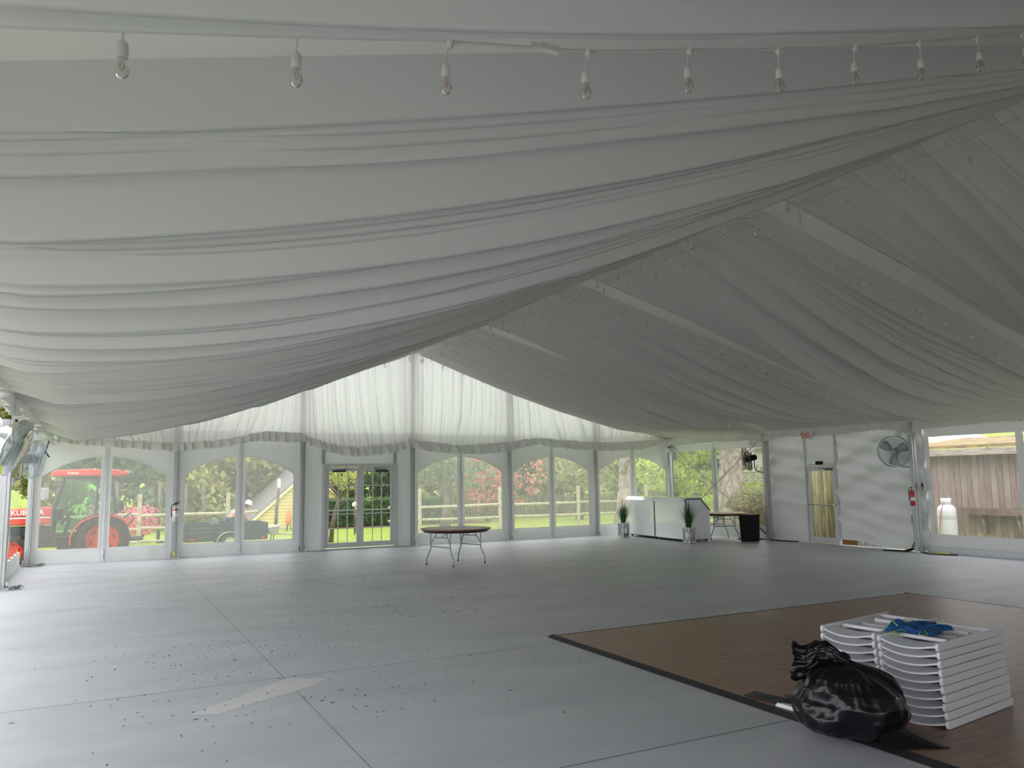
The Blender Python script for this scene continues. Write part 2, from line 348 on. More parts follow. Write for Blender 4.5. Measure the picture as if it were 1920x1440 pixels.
M['moss']=pbr('mossy_shingles',(.33,.22,.07),.95,col2=(.15,.12,.07),vscale=3.5,bump=.7,bscale=20)
M['trimw']=pbr('white_trim',(.75,.73,.68),.6)
M['trimy']=pbr('cream_trim',(.74,.66,.38),.6)
M['fascia']=pbr('weathered_fascia',(.42,.36,.29),.85,col2=(.22,.18,.14),vscale=4,stretch=(1,.6,6))
M['ledge']=pbr('dark_ledge_board',(.20,.14,.11),.85,var=.3,vscale=5)
M['orange']=pbr('tractor_orange_red',(.72,.045,.02),.3,spec=.5)
M['tire']=pbr('tractor_tire_rubber',(.055,.052,.05),.8,var=.3,vscale=6)
M['winglass']=clearmat('cab_glass',.03,(.55,.82,.62),.10,0,.03)
M['navy']=pbr('navy_paint',(.018,.026,.06),.5,var=.2,vscale=6)
M['whitepaint']=pbr('white_paint',(.75,.76,.78),.35)
M['galv']=pbr('galvanised_steel',(.45,.47,.48),.4,.6)
M['skin']=pbr('skin',(.42,.22,.15),.55)
M['pinkshirt']=pbr('pink_shirt',(.72,.32,.36),.8,bump=.2)
M['denim']=pbr('denim',(.06,.09,.17),.85,bump=.2)
M['hat']=pbr('white_sun_hat',(.80,.78,.74),.8)
M['safety']=pbr('orange_paint',(.85,.22,.06),.6)

# ------------------------------------------------------------------ ground outside
def gh(x,y):
    h=-.2
    d=max(0,y-17); h+= 4.5*min(1,(d/26))**1.3
    e=max(0,x-25); h+= 5.0*min(1,(e/22))**1.2
    return h
xs=np.concatenate([np.linspace(-60,-6,10),np.linspace(-4,45,50),np.linspace(50,80,8)]); ys=np.concatenate([np.linspace(-50,0,14),np.linspace(1,50,50),np.linspace(55,75,5)])
X,Y=np.meshgrid(xs,ys,indexing='ij'); Z=np.vectorize(gh)(X,Y)
g=MB().grid(X,Y,Z).build('ground',M['grass'],smooth=True); struct(g,'green lawn around the tent rising to a hillside')
mb=MB(); mb.grid(*np.meshgrid(np.linspace(9.0,17.5,20),np.linspace(12.1,14.6,6),indexing='ij'),np.zeros((20,6))-.185)
tag(mb.build('mulch_bed',M['mulch']),'reddish mulch bed under the clipped hedge beyond the double door','mulch',kind='stuff')

# ------------------------------------------------------------------ floor
fl=MB().box((XR/2,-NB*L/2,-.06),(XR+.24,NB*L+.3,.12)).build('floor',M['floor']); struct(fl,'grey painted plywood tent floor')
df=thing('dance_floor','brown wood-look dance floor laid on the grey floor with a black ramp edge','dance floor',(6.05,-13.2,0))
MB().box((3.05,-3.66,.011),(6.1,7.32,.022)).build('wood_panel',M['dance'],df)
mb=MB()
mb.prism([(-.085,.001),(.0,.001),(.0,.024),(-.02,.024)],-7.40,.08,'y')
mb.prism([(6.1,.001),(6.185,.001),(6.12,.024),(6.1,.024)],-7.40,.08,'y')
mb.prism([(0,.001),(.085,.001),(.02,.024),(0,.024)],0,6.1,'x')
mb.prism([(-7.405,.001),(-7.32,.001),(-7.32,.024),(-7.34,.024)],0,6.1,'x')
o=mb.build('edge_ramp',M['rubber'],df); o['label']='black rubber edge ramp'
# debris on the floor
mb=MB(); rs=random.Random(3)
spots=[(5.0,-6.8,1.3,1.0,90),(5.6,-10.3,1.6,1.1,110),(3.0,-12.3,1.6,1.0,90),(3.6,-14.6,1.6,1.0,45),(2.2,-13.8,1.0,1.3,50),(6.6,-4.0,2.6,1.6,70),(8,-9.5,2,1.4,30)]
for cx,cyy,sx_,sy_,n_ in spots:
    for i in range(n_):
        x=rs.gauss(cx,sx_*.55); y=rs.gauss(cyy,sy_*.6)
        if not(.2<x<5.9 or (x<14 and y>-12.8)) or x<.2: continue
        a=rs.uniform(0,PI); ln=rs.choice([.006,.007,.008,.010,.016,.028]); w=.004 if ln>.012 else .005
        mb.box((x,y,.0025),(ln*1.4,w*1.5,.004),Matrix.Rotation(a,3,'Z'))
tag(mb.build('floor_debris',pbr('dry_leaf_bits',(.13,.12,.10),.9)),'scattered dry leaf bits and seed pods on the grey floor','leaf litter',kind='stuff')
mb=MB().add([(2.05,-14.32,.001),(2.25,-14.42,.001),(3.12,-13.92,.001),(3.30,-13.72,.001),(2.98,-13.53,.001)],[(0,1,2,3,4)])
tag(mb.build('tape_residue',pbr('pale_tape',(.60,.61,.60),.5)),'pale strip of tape residue stuck on the grey floor','tape')

# ------------------------------------------------------------------ ceiling liner: pleated, hung between the rafters
def foldset(seed,y0,y1,wmin,wmax):
    r=random.Random(seed); k=[y0]; 
    while k[-1]<y1: k.append(k[-1]+ (wmin+(wmax-wmin)*r.random()**1.8))
    k=np.array(k); d=np.array([r.uniform(.45,1.0) for _ in k]); return k,d
def foldprof(yy,k,d):
    i=np.clip(np.searchsorted(k,yy)-1,0,len(k)-2); w=k[i+1]-k[i]; t=np.clip((yy-k[i])/w,0,1)
    s=np.where(t<.92, t**1.5/.92**1.5, (1-(t-.92)/.08)); s=np.clip(s,0,1)
    return -(s)*d[i]*w
def smooth_noise(seed,n,amp):
    r=np.random.RandomState(seed); a=r.uniform(.2,1.3,n); p=r.uniform(0,6.28,n); b=r.uniform(-.5,.5,n)
    return lambda x,y: amp*sum(np.sin(a[i]*x+p[i]+b[i]*y) for i in range(n))/n
def liner(side,seed):
    mb=MB()
    for bay in range(NB):
        y1=-bay*L; y0=y1-L; hb=.20
        near = bay>=2
        ny=420 if bay in (1,2,3,4) else 240
        ss=np.linspace(0,1,64); yv=np.linspace(y0,y1,ny)
        Sg,Yg=np.meshgrid(ss,yv,indexing='ij'); Xg=9.15*Sg if side<0 else XR-9.15*Sg
        base=HE+(HR-HE)*Sg
        t=np.clip((Yg-y0-hb)/(L-2*hb),0,1); sag=4*t*(1-t)
        pw,ex_={0:(.80,1.5),1:(.80,1.5),2:(.72,1.3),3:(.60,1.05)}.get(bay,(.75,1.3))
        if side>0: pw,ex_=1.0,1.6
        amp={0:.37 if side>0 else .45,1:.44,2:.54,3:.72,4:.40}.get(bay,.6)*np.sin(PI*Sg**pw)**ex_
        w1=smooth_noise(seed+bay*7,4,.06); w2=smooth_noise(seed+bay*7+3,4,.07)
        edge=np.clip(t*14,0,1)*np.clip((1-t)*14,0,1)
        kA,dA=foldset(seed+bay*11,y0-1,y1+1,.08,.48); kB,dB=foldset(seed+bay*13+5,y0-1,y1+1,.04,.22)
        pA=foldprof(Yg+w1(Sg*5,Yg),kA,dA)*1.0; pB=foldprof(Yg+w2(Sg*5,Yg),kB,dB)*1.0
        mixw=.5+.5*np.sin(1.3*Yg+2.2*Sg+seed+bay); 
        fs_=1.3 if side<0 else 1.45
        kC,dC=foldset(seed+bay*17+9,y0-1,y1+1,.03,.10); pC=foldprof(Yg,kC,dC)*.35*np.clip((Sg-.75)*4,0,1)
        env=(np.clip(Sg*10,.25,1) if side<0 else np.clip(Sg*4,.04,1))*(1-.72*Sg**2.5)
        Z=base-amp*sag+fs_*(pA*(.35+.65*mixw)+pB*(1-.55*mixw)+pC)*env*edge-.0
        Z=np.where(Sg>.995,base-.02,Z)
        mb.grid(Xg,Yg,Z) if side>0 else mb.grid(Xg[:, ::-1],Yg[:, ::-1],Z[:, ::-1])
    return mb
mbl=liner(-1,31); mr=liner(1,57); n0=len(mbl.v); mbl.v+=mr.v; mbl.f+=[tuple(i+n0 for i in f) for f in mr.f]; mbl.mi+=mr.mi
struct(mbl.build('ceiling',M['liner'],smooth=True),'white pleated fabric tent liner hung between the rafters')
# rafter sleeves: flat fabric bands along each rafter and the ridge
k=0
for j in range(NB+1):
    for sd in (0,1):
        k+=1; mb=MB(); y=-j*L
        if j==0: y-=.08
        a,b=((.02,HE-.02),(9.15,HR-.03)) if sd==0 else ((XR-.02,HE-.02),(9.15,HR-.03))
        w=.20 if j else .07
        mb.add([(a[0],y-w,a[1]),(b[0],y-w,b[1]),(b[0],y+w,b[1]),(a[0],y+w,a[1]),(a[0],y-w,a[1]+.05),(b[0],y-w,b[1]+.05),(b[0],y+w,b[1]+.05),(a[0],y+w,a[1]+.05)],
               [(0,1,2,3),(4,7,6,5),(0,4,5,1),(3,2,6,7),(0,3,7,4),(1,5,6,2)])
        struct(mb.build('trim_%d'%k,M['sleeve']))
mb=MB().box((9.15,-NB*L/2,HR+.02),(.16,NB*L,.08)); k+=1; struct(mb.build('trim_%d'%k,M['sleeve']))
# opaque outer roof skin above the liner
mb=MB(); 
for a,b in (((-.15,HE+.10),(9.15,HR+.42)),((9.15,HR+.42),(XR+.15,HE+.10))):
    mb.add([(a[0],.15,a[1]),(b[0],.15,b[1]),(b[0],-NB*L-.1,b[1]),(a[0],-NB*L-.1,a[1])],[(0,1,2,3)])
k+=1; struct(mb.build('trim_%d'%k,cloth('roof_vinyl',(.80,.80,.80),.02,bump=0)))

# ------------------------------------------------------------------ gable wall (y = 0)
ARCH=[(0.18,2.03),(.35,2.14),(.55,2.25),(.78,2.34),(1.0,2.41),(1.22,2.455),(1.44,2.48)]
def archz(u): return float(np.interp(u if u<1.525 else 3.05-u,[a for a,b in ARCH],[b for a,b in ARCH]))
us=[0,.07,.13,.18]+[a for a,b in ARCH[1:]]+[1.5,1.55]+[3.05-a for a,b in ARCH[::-1]]+[2.92,2.98,3.05]
us=sorted(set(round(u,3) for u in us)); us=[u if u!=1.61 else 1.61 for u in us]
WB=.30
def wrink(x,z,s=0): return .012*math.sin(7*x+2.3*z+s)+.010*math.sin(3.1*x-4.7*z+1.7*s)+.006*math.sin(17*x+5*z)
mb=MB(); mbe=MB()
for bay in range(6):
    x0=bay*B
    if bay==2: continue
    for i in range(len(us)-1):
        a,b=us[i],us[i+1]; inside=(a>=.179 and b<=1.441) or (a>=1.609 and b<=2.871)
        def col(zs,xa=a,xb=b):
            for q in range(len(zs[0])-1):
                P=[(x0+xa,zs[0][q]),(x0+xb,zs[1][q]),(x0+xb,zs[1][q+1]),(x0+xa,zs[0][q+1])]
                mb.add([(px,wrink(px,pz)*(0 if (.29<pz<2.5) else 1),pz) for px,pz in P],[(0,1,2,3)])
        if inside:
            col([[.0,.08,.16,.24,WB]]*2); za,zb=archz(a),archz(b)
            col([[za+(3.1-za)*t for t in (0,.3,.6,1)],[zb+(3.1-zb)*t for t in (0,.3,.6,1)]])
        else: col([[.0,.08,.16,.24,.3,.9,1.5,2.03,2.4,2.75,3.1]]*2)
# door bay side panels and header
for xa,xb,za in ((6.1,6.66,0),(8.70,9.15,0),(6.66,8.70,2.24)):
    nx=6
    for i in range(nx):
        for q in range(12):
            A=xa+(xb-xa)*i/nx; C=xa+(xb-xa)*(i+1)/nx; z0=za+(3.1-za)*q/12; z1=za+(3.1-za)*(q+1)/12
            mb.add([(px,wrink(px*2,pz,1)*.6,pz) for px,pz in ((A,z0),(C,z0),(C,z1),(A,z1))],[(0,1,2,3)])
struct(mb.build('wall_back',M['vinyl'],smooth=True),'white vinyl end wall with arched clear windows')
mb=MB(); mb.add([(0,.02,3.05),(XR,.02,3.05),(XR,.02,HE+.1),(9.15,.02,HR+.42),(0,.02,HE+.1)],[(0,1,2,3,4)])
struct(mb.build('wall_gable',M['vinylg']),'white translucent gable end behind the sheer curtain')
# windows: pane pair with a heat-welded border
wi=0
for bay in (0,1,3,4,5):
    wi+=1; x0=bay*B; mb=MB()
    for A,C in ((.18,1.44),(1.61,2.87)):
        n_=14; xs_=[A+(C-A)*i/n_ for i in range(n_+1)]
        for i in range(n_):
            for q in range(6):
                za=archz(xs_[i]); zb=archz(xs_[i+1]); t0,t1=q/6,(q+1)/6
                P=[(xs_[i],WB+(za-WB)*t0),(xs_[i+1],WB+(zb-WB)*t0),(xs_[i+1],WB+(zb-WB)*t1),(xs_[i],WB+(za-WB)*t1)]
                mb.add([(x0+p[0],.004+.004*math.sin(5*p[0]+bay)*math.sin(3*p[1]),p[1]) for p in P],[(0,1,2,3)])
    struct(mb.build('window_%d'%wi,M['clear'],smooth=True))
    mb=MB()
    for A,C in ((.18,1.44),(1.61,2.87)):
        pts=[(A,WB),(C,WB)]+[(A+(C-A)*i/10,archz(A+(C-A)*i/10)) for i in range(10,-1,-1)]
        cx_=(A+C)/2; cz=1.3
        inn=[(p[0]+(.03 if p[0]<cx_ else -.03)*(1 if abs(p[0]-cx_)>.5 else abs(p[0]-cx_)*2),p[1]+(.03 if p[1]<cz else -.03)) for p in pts]
        n_=len(pts); out=[(p[0]+(-.012 if p[0]<cx_ else .012),p[1]+(-.012 if p[1]<cz else .012)) for p in pts]
        vs=[(x0+p[0],-.018,p[1]) for p in out]+[(x0+p[0],-.018,p[1]) for p in inn]
        mb.add(vs,[(i,(i+1)%n_,n_+(i+1)%n_,n_+i) for i in range(n_)])
    # centre zip with hanging strap
    mb.box((x0+1.525,-.022,1.45),(.10,.006,2.8)); mb.m=1; mb.box((x0+1.525,-.029,1.45),(.016,.008,2.75)); mb.m=0
    k+=1; struct(mb.build('trim_%d'%k,[M['vinyle'],M['whitep']]))
    mb=MB(); mb.tube([(x0+1.525,-.04,.30),(x0+1.53,-.06,.2),(x0+1.52,-.05,.12),(x0+1.54,-.09,.02)],.012,6)
    mb.lathe([(.02,-.01),(.035,0),(.02,.01)],10,(x0+1.525,-.045,.22),'y')
    tag(mb.build('zip_strap',M['whitep']),'white strap hanging from the zip of the %s arched window from the left'%['first','second','third','fourth','fifth'][wi-1],'strap',group='straps on the arched window zips')

# uprights
ordn=['first','second','third','fourth','fifth','sixth','seventh']
def post(name,label,x,y,wx,wy,h,base=True,strap=False,chan=True,sgn=(0,-1)):
    p=thing(name,label,'tent upright',(x,y,0),group='aluminium tent uprights')
    mb=MB(); mb.box((0,0,h/2+.02),(wx,wy,h))
    # keder grooves: raised flanges down the sides
    mb.box((wx/2+.008,0,h/2+.02),(.016,wy*.35,h)); mb.box((-wx/2-.008,0,h/2+.02),(.016,wy*.35,h))
    mb.box((0,wy/2+.008,h/2+.02),(wx*.35,.016,h)); mb.box((0,-wy/2-.008,h/2+.02),(wx*.35,.016,h))
    mb.build('pole',M['alu'],p,bevel=.003)
    if base:
        mb=MB().box((0,0,.012),(wx+.16,wy+.14,.02)); mb.box((wx/2+.03,0,.07),(.02,wy*.8,.12)); mb.box((-wx/2-.03,0,.07),(.02,wy*.8,.12))
        for sx_ in (-1,1): mb.lathe([(.014,0),(.014,.03)],8,(sx_*(wx/2+.055),-wy/2-.02,.02))
        mb.build('base_plate',M['chrome'],p,bevel=.002)
    if strap:
        mb=MB().box((0,-wy/2-.03,.13),(.05,.03,.07)); mb.tube([(0,-wy/2-.03,.16),(.03,-wy/2-.06,.08),(-.03,-wy/2-.05,.03),(.05,-wy/2-.09,.02)],.012,6)
        mb.build('ratchet_strap',M['yellow'],p)
    return p
gl=['left corner of the end wall','between the first and second arched windows from the left','left of the double door bay','right of the double door bay','between the third and fourth arched windows','between the fourth and fifth arched windows','right corner of the end wall']
for i in range(7):
    x=i*B+(.02 if i==0 else -.12 if i==6 else 0); y=-.15
    h=HE-.1 if i in(0,6) else roof(x)-.06
    post('tent_post','silver aluminium tent upright at the '+gl[i] if i in (0,6) else 'silver aluminium tent upright '+gl[i],x,y,.10,.10,h,strap=(i==1))
# door bay header posts
for i,x in enumerate((6.67,8.67)):
    post('door_post','short dark aluminium header post above the %s edge of the double door'%('left','right')[i],x,-.04,.05,.06,.62,base=False).location=(x,-.04,2.24)
sidelab={1:'between the right window wall and the solid white wall',2:'beside the round wall fan and red fire extinguisher',3:'on the right side wall past the shed window',4:'on the right side wall nearest the viewer'}
for j in (1,2,3):
    post('tent_post','silver aluminium tent upright '+sidelab[j],XR-.24,-j*L,.16,.11,HE-.08)
for j in (1,2,3,4):
    post('tent_post','silver aluminium tent upright of the left side wall, %s from the corner'%ordn[j-1],-.10,-j*L,.16,.11,HE-.08)

# ------------------------------------------------------------------ sheer curtain across the gable, with ruffle
RB=[(0,2.80),(.41,2.77),(1.5,2.67),(3.01,2.56),(4.11,2.68),(4.54,2.77),(4.91,2.84),(5.42,2.82),(5.91,2.80),(6.08,2.85),(6.23,2.74),(6.73,2.56),(7.21,2.47),(7.55,2.45),(8.06,2.49),(8.59,2.56),(9.05,2.70),(9.64,2.58),(10.47,2.51),(11.3,2.53),(12.05,2.59),(12.64,2.74),(13.03,2.81),(13.53,2.73),(14.68,2.65),(15.75,2.63),(16.88,2.68),(17.46,2.80),(17.84,2.93),(18.2,2.98)]
RT=[(0,2.93),(1.49,2.84),(3.0,2.76),(4.11,2.86),(5.11,3.08),(6.02,3.04),(6.72,2.78),(7.55,2.68),(8.59,2.8),(9.05,2.91),(10.47,2.75),(12.05,2.86),(13.03,3.0),(14.68,2.90),(15.76,2.88),(16.89,2.95),(18.2,3.02)]
CT=[(0,2.98),(.91,3.00),(3.15,3.45),(6.0,4.25),(7.9,4.95),(9.15,5.40),(10.35,4.97),(12.04,4.54),(14.9,3.73),(17.86,3.04),(18.2,3.03)]
fx=lambda T,x: np.interp(x,[a for a,b in T],[b for a,b in T])
xs=np.linspace(.06,XR-.1,1500); tt=np.linspace(0,1,26)
Xc,Tc=np.meshgrid(xs,tt,indexing='ij'); zb=fx(RT,xs)[:,None]; zt=np.maximum(fx(CT,xs)[:,None],zb+.02); Zc=zb+(zt-zb)*Tc
kk,dd=foldset(77,-1,20,.035,.20); kk2,dd2=foldset(78,-1,20,.10,.5)
lean=(.5*np.sin((Xc-3.05)*1.03))*(1-Tc)**2*.6
Yc=-.26+foldprof(Xc+lean*.5,kk,dd)*.50+foldprof(Xc+lean,kk2,dd2)*.26-.10*np.sin(PI*Tc)*(1-Tc)
cu=thing('sheer_curtain','white sheer gathered curtain filling the gable above the arched windows','curtain',(0,0,0))
MB().grid(Xc,Yc,Zc).build('drape',M['curtain'],cu,smooth=True)
xs=np.linspace(.06,XR-.1,1600); tt=np.linspace(0,1,6); Xc,Tc=np.meshgrid(xs,tt,indexing='ij')
zb=fx(RB,xs)[:,None]; zt=fx(RT,xs)[:,None]+.02; kk,dd=foldset(91,-1,20,.12,.30)
Yc=-.30+foldprof(Xc,kk,dd)*(.95*(1-Tc)+.12); Zc=zb+(zt-zb)*Tc+ .012*np.sin(23*Xc+2*np.sin(5*Xc))*(1-Tc)
MB().grid(Xc,Yc,Zc).build('ruffle',M['ruffle'],cu,smooth=True)
mb=MB(); mb.tube([(x,-.33,float(fx(CT,x))-.005) for x in np.linspace(9.3,18.15,40)],.012,6); mb.build('cord',M['grey'],cu)
# side ruffles
def side_ruffle(xw,sg,kid):
    ys=np.linspace(-NB*L,-.05,2400); tt=np.linspace(0,1,6); Yg,T=np.meshgrid(ys,tt,indexing='ij')
    kk,dd=foldset(kid,-NB*L-2,2,.12,.34); bay=np.mod(-ys,L)/L
    zb=2.84-.05*np.sin(PI*bay)[:,None]*.5-.13*np.exp(-((bay-.0)**2)/.004)[:,None]-.13*np.exp(-((bay-1.0)**2)/.004)[:,None]+.02*np.sin(ys*2.1)[:,None]; zt=3.02
    Xg=xw-sg*(.03)+sg*foldprof(Yg,kk,dd)*(.6*(1-T)+.15); Zg=zb+(zt-zb)*T+.012*np.sin(21*Yg+2*np.sin(6*Yg))*(1-T)
    return MB().grid(Xg,Yg,Zg)
k+=1; struct(side_ruffle(XR-.24,1,12).build('trim_%d'%k,M['ruffle2'],smooth=True),'gathered white ruffle along the right eave')
k+=1; struct(side_ruffle(.24,-1,15).build('trim_%d'%k,M['ruffle2'],smooth=True),'gathered white ruffle along the left eave')

# ------------------------------------------------------------------ right wall (x = XR)
mb=MB()
def rpanel(y0,y1,z0,z1,wr=1,ny=8,nz=8,zlow=None):
    for i in range(ny):
        for q in range(nz):
            A=y0+(y1-y0)*i/ny; C=y0+(y1-y0)*(i+1)/ny; a=z0+(z1-z0)*q/nz; b=z0+(z1-z0)*(q+1)/nz
            def P(y,z):
                zz=z if zlow is None else z+(zlow(y)-z0)*(1-(z-z0)/(z1-z0))
                w=(.030*math.sin(9*z+2.4*math.sin(1.6*y)+1.3*y)+.018*math.sin(17*z-3*y)+.012*math.sin(5*y+11*z))*wr
                return (XR+w,y,zz)
            mb.add([P(A,a),P(C,a),P(C,b),P(A,b)],[(0,1,2,3)])
# bay 1 border around window (two panes)
rpanel(-4.45,-.06,0,.38,.2,14,3); rpanel(-4.45,-.06,2.60,3.1,.3,14,4)
rpanel(-.20,-.06,.38,2.60,0,2,4); rpanel(-2.30,-2.07,.38,2.60,0,2,4); rpanel(-4.45,-4.39,.38,2.60,0,2,4)
# bay 2 solid wall around the single door
rpanel(-5.80,-4.40,0,3.1,1.5,16,50); rpanel(-6.84,-5.74,2.09,3.1,.4,10,10)
rpanel(-9.28,-6.755,.02,3.1,1.5,28,60,zlow=lambda y:.02+.13*max(0,min(1,(y+7.75)/.45+.5)))
# bay 3 window panel and rest
rpanel(-11.52,-9.24,0,.42,.25,10,4); rpanel(-11.52,-9.24,2.62,3.1,.2,10,4); rpanel(-9.40,-9.24,.42,2.62,0,2,4); rpanel(-11.52,-11.36,.42,2.62,0,2,4)
rpanel(-13.65,-11.52,0,.42,.25,10,4); rpanel(-13.65,-11.52,2.62,3.1,.2,10,4); rpanel(-13.65,-13.50,.42,2.62,0,2,4)
rpanel(-18.3,-13.75,0,.42,.25,10,4); rpanel(-18.3,-13.75,2.62,3.1,.2,10,4)
for j in range(4,NB): rpanel(-(j+1)*L,-j*L-.02,0,3.1,.5,16,14)
struct(mb.build('wall_right',M['vinyl'],smooth=True),'white vinyl right side wall')
def rpane(n,y0,y1,z0,z1,mat,slant=0):
    mb=MB(); Yg,Zg=np.meshgrid(np.linspace(y0,y1,14),np.linspace(z0,z1,12),indexing='ij')
    mb.grid(XR+.006*np.sin(7*Yg+Zg)*np.sin(4*Zg)+.01,Yg,Zg); return struct(mb.build('window_%d'%n,mat,smooth=True))
rpane(6,-2.07,-.20,.38,2.60,M['clear2']); rpane(7,-4.39,-2.30,.38,2.60,M['clear2']); rpane(8,-11.36,-9.40,.42,2.62,M['clear2']); rpane(10,-13.50,-11.52,.42,2.62,M['clear2']); rpane(11,-18.2,-13.85,.42,2.62,M['clear2'])  # the last pane, out of view, is added to brighten the right side
# white centre mullion band between the two panes, and the box-beam along the base of bay 3
mb=MB().box((XR-.02,-2.185,1.5),(.02,.20,2.3)); mb.tube([(XR-.045,-2.21,2.8),(XR-.05,-2.22,.05)],.012,6); k+=1; struct(mb.build('trim_%d'%k,M['vinyle']))
mb=MB().box((XR-.06,-(9.25+13.6)/2,.07),(.06,4.3,.14)); k+=1; struct(mb.build('baseboard_right',M['alu_w'],bevel=.005))

# ------------------------------------------------------------------ left wall (x = 0): open bays with clear curtains and a low skirt
mb=MB()
def lp(y0,y1,z0,z1):
    ny,nz=10,5
    for i in range(ny):
        for q in range(nz):
            A=y0+(y1-y0)*i/ny; C=y0+(y1-y0)*(i+1)/ny; a=z0+(z1-z0)*q/nz; b=z0+(z1-z0)*(q+1)/nz
            P=lambda y,z:(-.36+.03*math.sin(6*y+3*z),y,z); mb.add([P(A,a),P(C,a),P(C,b),P(A,b)],[(0,1,2,3)])
for j in range(NB):
    y1=-j*L-.12; y0=-(j+1)*L+.12
    lp(y0,y1,2.72,3.1)
    lp(y0,y0+.10,.0,2.72); lp(y1-.10,y1,.0,2.72)
struct(mb.build('wall_left',M['vinyl'],smooth=True),'left side wall with its curtains drawn open')
mb=MB(); Yg,Zg=np.meshgrid(np.linspace(-4.3,-.26,60),np.linspace(.34,2.72,12),indexing='ij'); mb.grid(-.14+.012*np.sin(3*Yg+.8*Zg)+.005*np.sin(9*Yg),Yg,Zg)
struct(mb.build('window_9',clearmat('left_clear_vinyl',.05,(.98,.98,.97),.015,.3,.12),smooth=True))
mb=MB(); Yg,Zg=np.meshgrid(np.linspace(-4.3,-.26,60),np.linspace(-.05,.34,4),indexing='ij'); mb.grid(-.14+.03*np.sin(9*Yg+.8*Zg)+.015*np.sin(23*Yg),Yg,Zg); struct(mb.build('baseboard_left',M['vinyl'],smooth=True))
# front end behind the viewer
mb=MB(); yb=-NB*L
for i in range(6):
    x0=i*B
    for (a,b,c,d) in (((0,3.05,0,3.1),) if i>1 else ((0,.25,0,3.1),(2.8,3.05,0,3.1),(.25,2.8,0,.3),(.25,2.8,2.5,3.1))): mb.add([(x0+a,yb,c),(x0+b,yb,c),(x0+b,yb,d),(x0+a,yb,d)],[(0,1,2,3)])
mb.add([(0,yb,3.1),(XR,yb,3.1),(9.15,yb,HR+.4)],[(0,1,2)])
struct(mb.build('wall_front',M['vinyl']),'tent end wall behind the viewer')

# ------------------------------------------------------------------ double door (door_1)
d1=bpy.data.objects.new('door_1',None); COL.objects.link(d1); d1.location=(7.68,-.06,0); struct(d1,'aluminium double door with divided glass panes')
mb=MB(); mb.box((-1.0,0,1.12),(.09,.11,2.24)); mb.box((1.0,0,1.12),(.09,.11,2.24)); mb.box((0,0,2.215),(1.908,.108,.09)); mb.box((0,.02,.012),(1.92,.12,.02))
for sx_ in (-1,1):
    mb.prism([(sx_*.955,2.17),(sx_*.955,2.05),(sx_*.84,2.17)],-.03,.02,'y')
mb.build('door_frame',M['alu_w'],d1,bevel=.004)
for sx_ in (-1,1):
    c=sx_*.475; mb=MB(); w=.94
    mb.box((c-w/2+.045,0,1.10),(.09,.045,2.12)); mb.box((c+w/2-.045,0,1.10),(.09,.045,2.12)); mb.box((c,0,.105),(w-.178,.043,.13)); mb.box((c,0,2.108),(w-.178,.043,.10))
    leaf=mb.build('door_leaf',M['alu_w'],d1,bevel=.003)
    mb=MB(); iw=w-.18
    for q in (1,2): mb.box((c-iw/2+iw*q/3,.0,1.105),(.022,.018,1.9))
    for q in range(1,5): mb.box((c,0,.165+1.885*q/5),(iw,.018,.022))
    mb.build('muntin',M['whitep'],leaf)
    MB().box((c,.012,1.105),(iw,.004,1.9)).build('glass',M['glass'],leaf)
    mb=MB(); mb.tube([(c-w/2+.05,-.07,1.02),(c+w/2-.05,-.07,1.02)],.014,8)
    for e in (-1,1): mb.box((c+e*(w/2-.05),-.045,1.02),(.05,.05,.05))
    mb.build('push_bar',M['chrome'],leaf)
    mb=MB().box((c+sx_*.12,-.05,2.06),(.34,.06,.05)); mb.bar((c+sx_*.2,-.06,2.09),(c-sx_*.1,-.03,2.12),.02,.012)
    mb.build('door_closer',M['dark'],leaf,bevel=.004)
mb=MB(); mb.tube([(-.07,.05,1.30),(-.10,.10,1.28),(-.10,.10,1.06),(-.07,.05,1.04)],.012,8); mb.build('pull_handle',M['chrome'],d1)
# single door in the right wall (door_2)
d2=bpy.data.objects.new('door_2',None); COL.objects.link(d2); d2.location=(XR-.03,-6.29,0); struct(d2,'single aluminium glass door with the exit sign above')
mb=MB()
for e in (-1,1): mb.box((0,e*.485,1.04),(.09,.05,2.08)); mb.box((.0,e*.50,2.45),(.07,.05,.82))
mb.box((0,0,2.054),(.088,.918,.05)); mb.box((0,0,.01),(.12,1.0,.02)); mb.build('door_frame',M['alu_w'],d2,bevel=.003)
mb=MB()
for e in (-1,1): mb.box((0,e*.415,1.03),(.045,.08,1.98))
mb.box((0,0,.105),(.043,.752,.13)); mb.box((0,0,1.953),(.043,.752,.13)); lf=mb.build('door_leaf',M['alu_w'],d2,bevel=.003)
MB().box((.01,0,1.02),(.004,.75,1.76)).build('glass',M['glass'],lf)
mb=MB().tube([(-.07,-.42,1.01),(-.07,.42,1.01)],.014,8); mb.box((-.045,-.42,1.01),(.05,.04,.05)); mb.box((-.045,.42,1.01),(.05,.04,.05)); mb.build('push_bar',M['chrome'],lf)
mb=MB().box((-.07,-.02,2.10),(.06,.20,.09)); mb.build('door_sensor',M['black'],d2,bevel=.004)
mb=MB().bar((-.06,-.3,1.93),(-.14,-.05,1.97),.02,.015); mb.box((-.05,-.3,1.93),(.05,.2,.045)); mb.build('door_closer',M['dark'],d2)

# exit sign, tucked behind the ruffle
ex=thing('exit_sign','boxy exit sign with red letters hung above the single door on the right','exit sign',(XR-.40,-6.24,2.82))
MB().box((0,0,0),(.05,.33,.20)).build('housing',M['signwhite'],ex,bevel=.006)
text('exit_letters','EXIT',.17,M['exitred'],ex,(-.027,0,.0),(PI/2,0,-PI/2),.002,.003)
for e in (-1,1): MB().lathe([(.02,0),(.045,.03),(.045,.06)],12,(-.02,e*.2,.06),'x',rot=Matrix.Rotation(PI,3,'Z')).build('lamp_head',M['whitep'],ex)

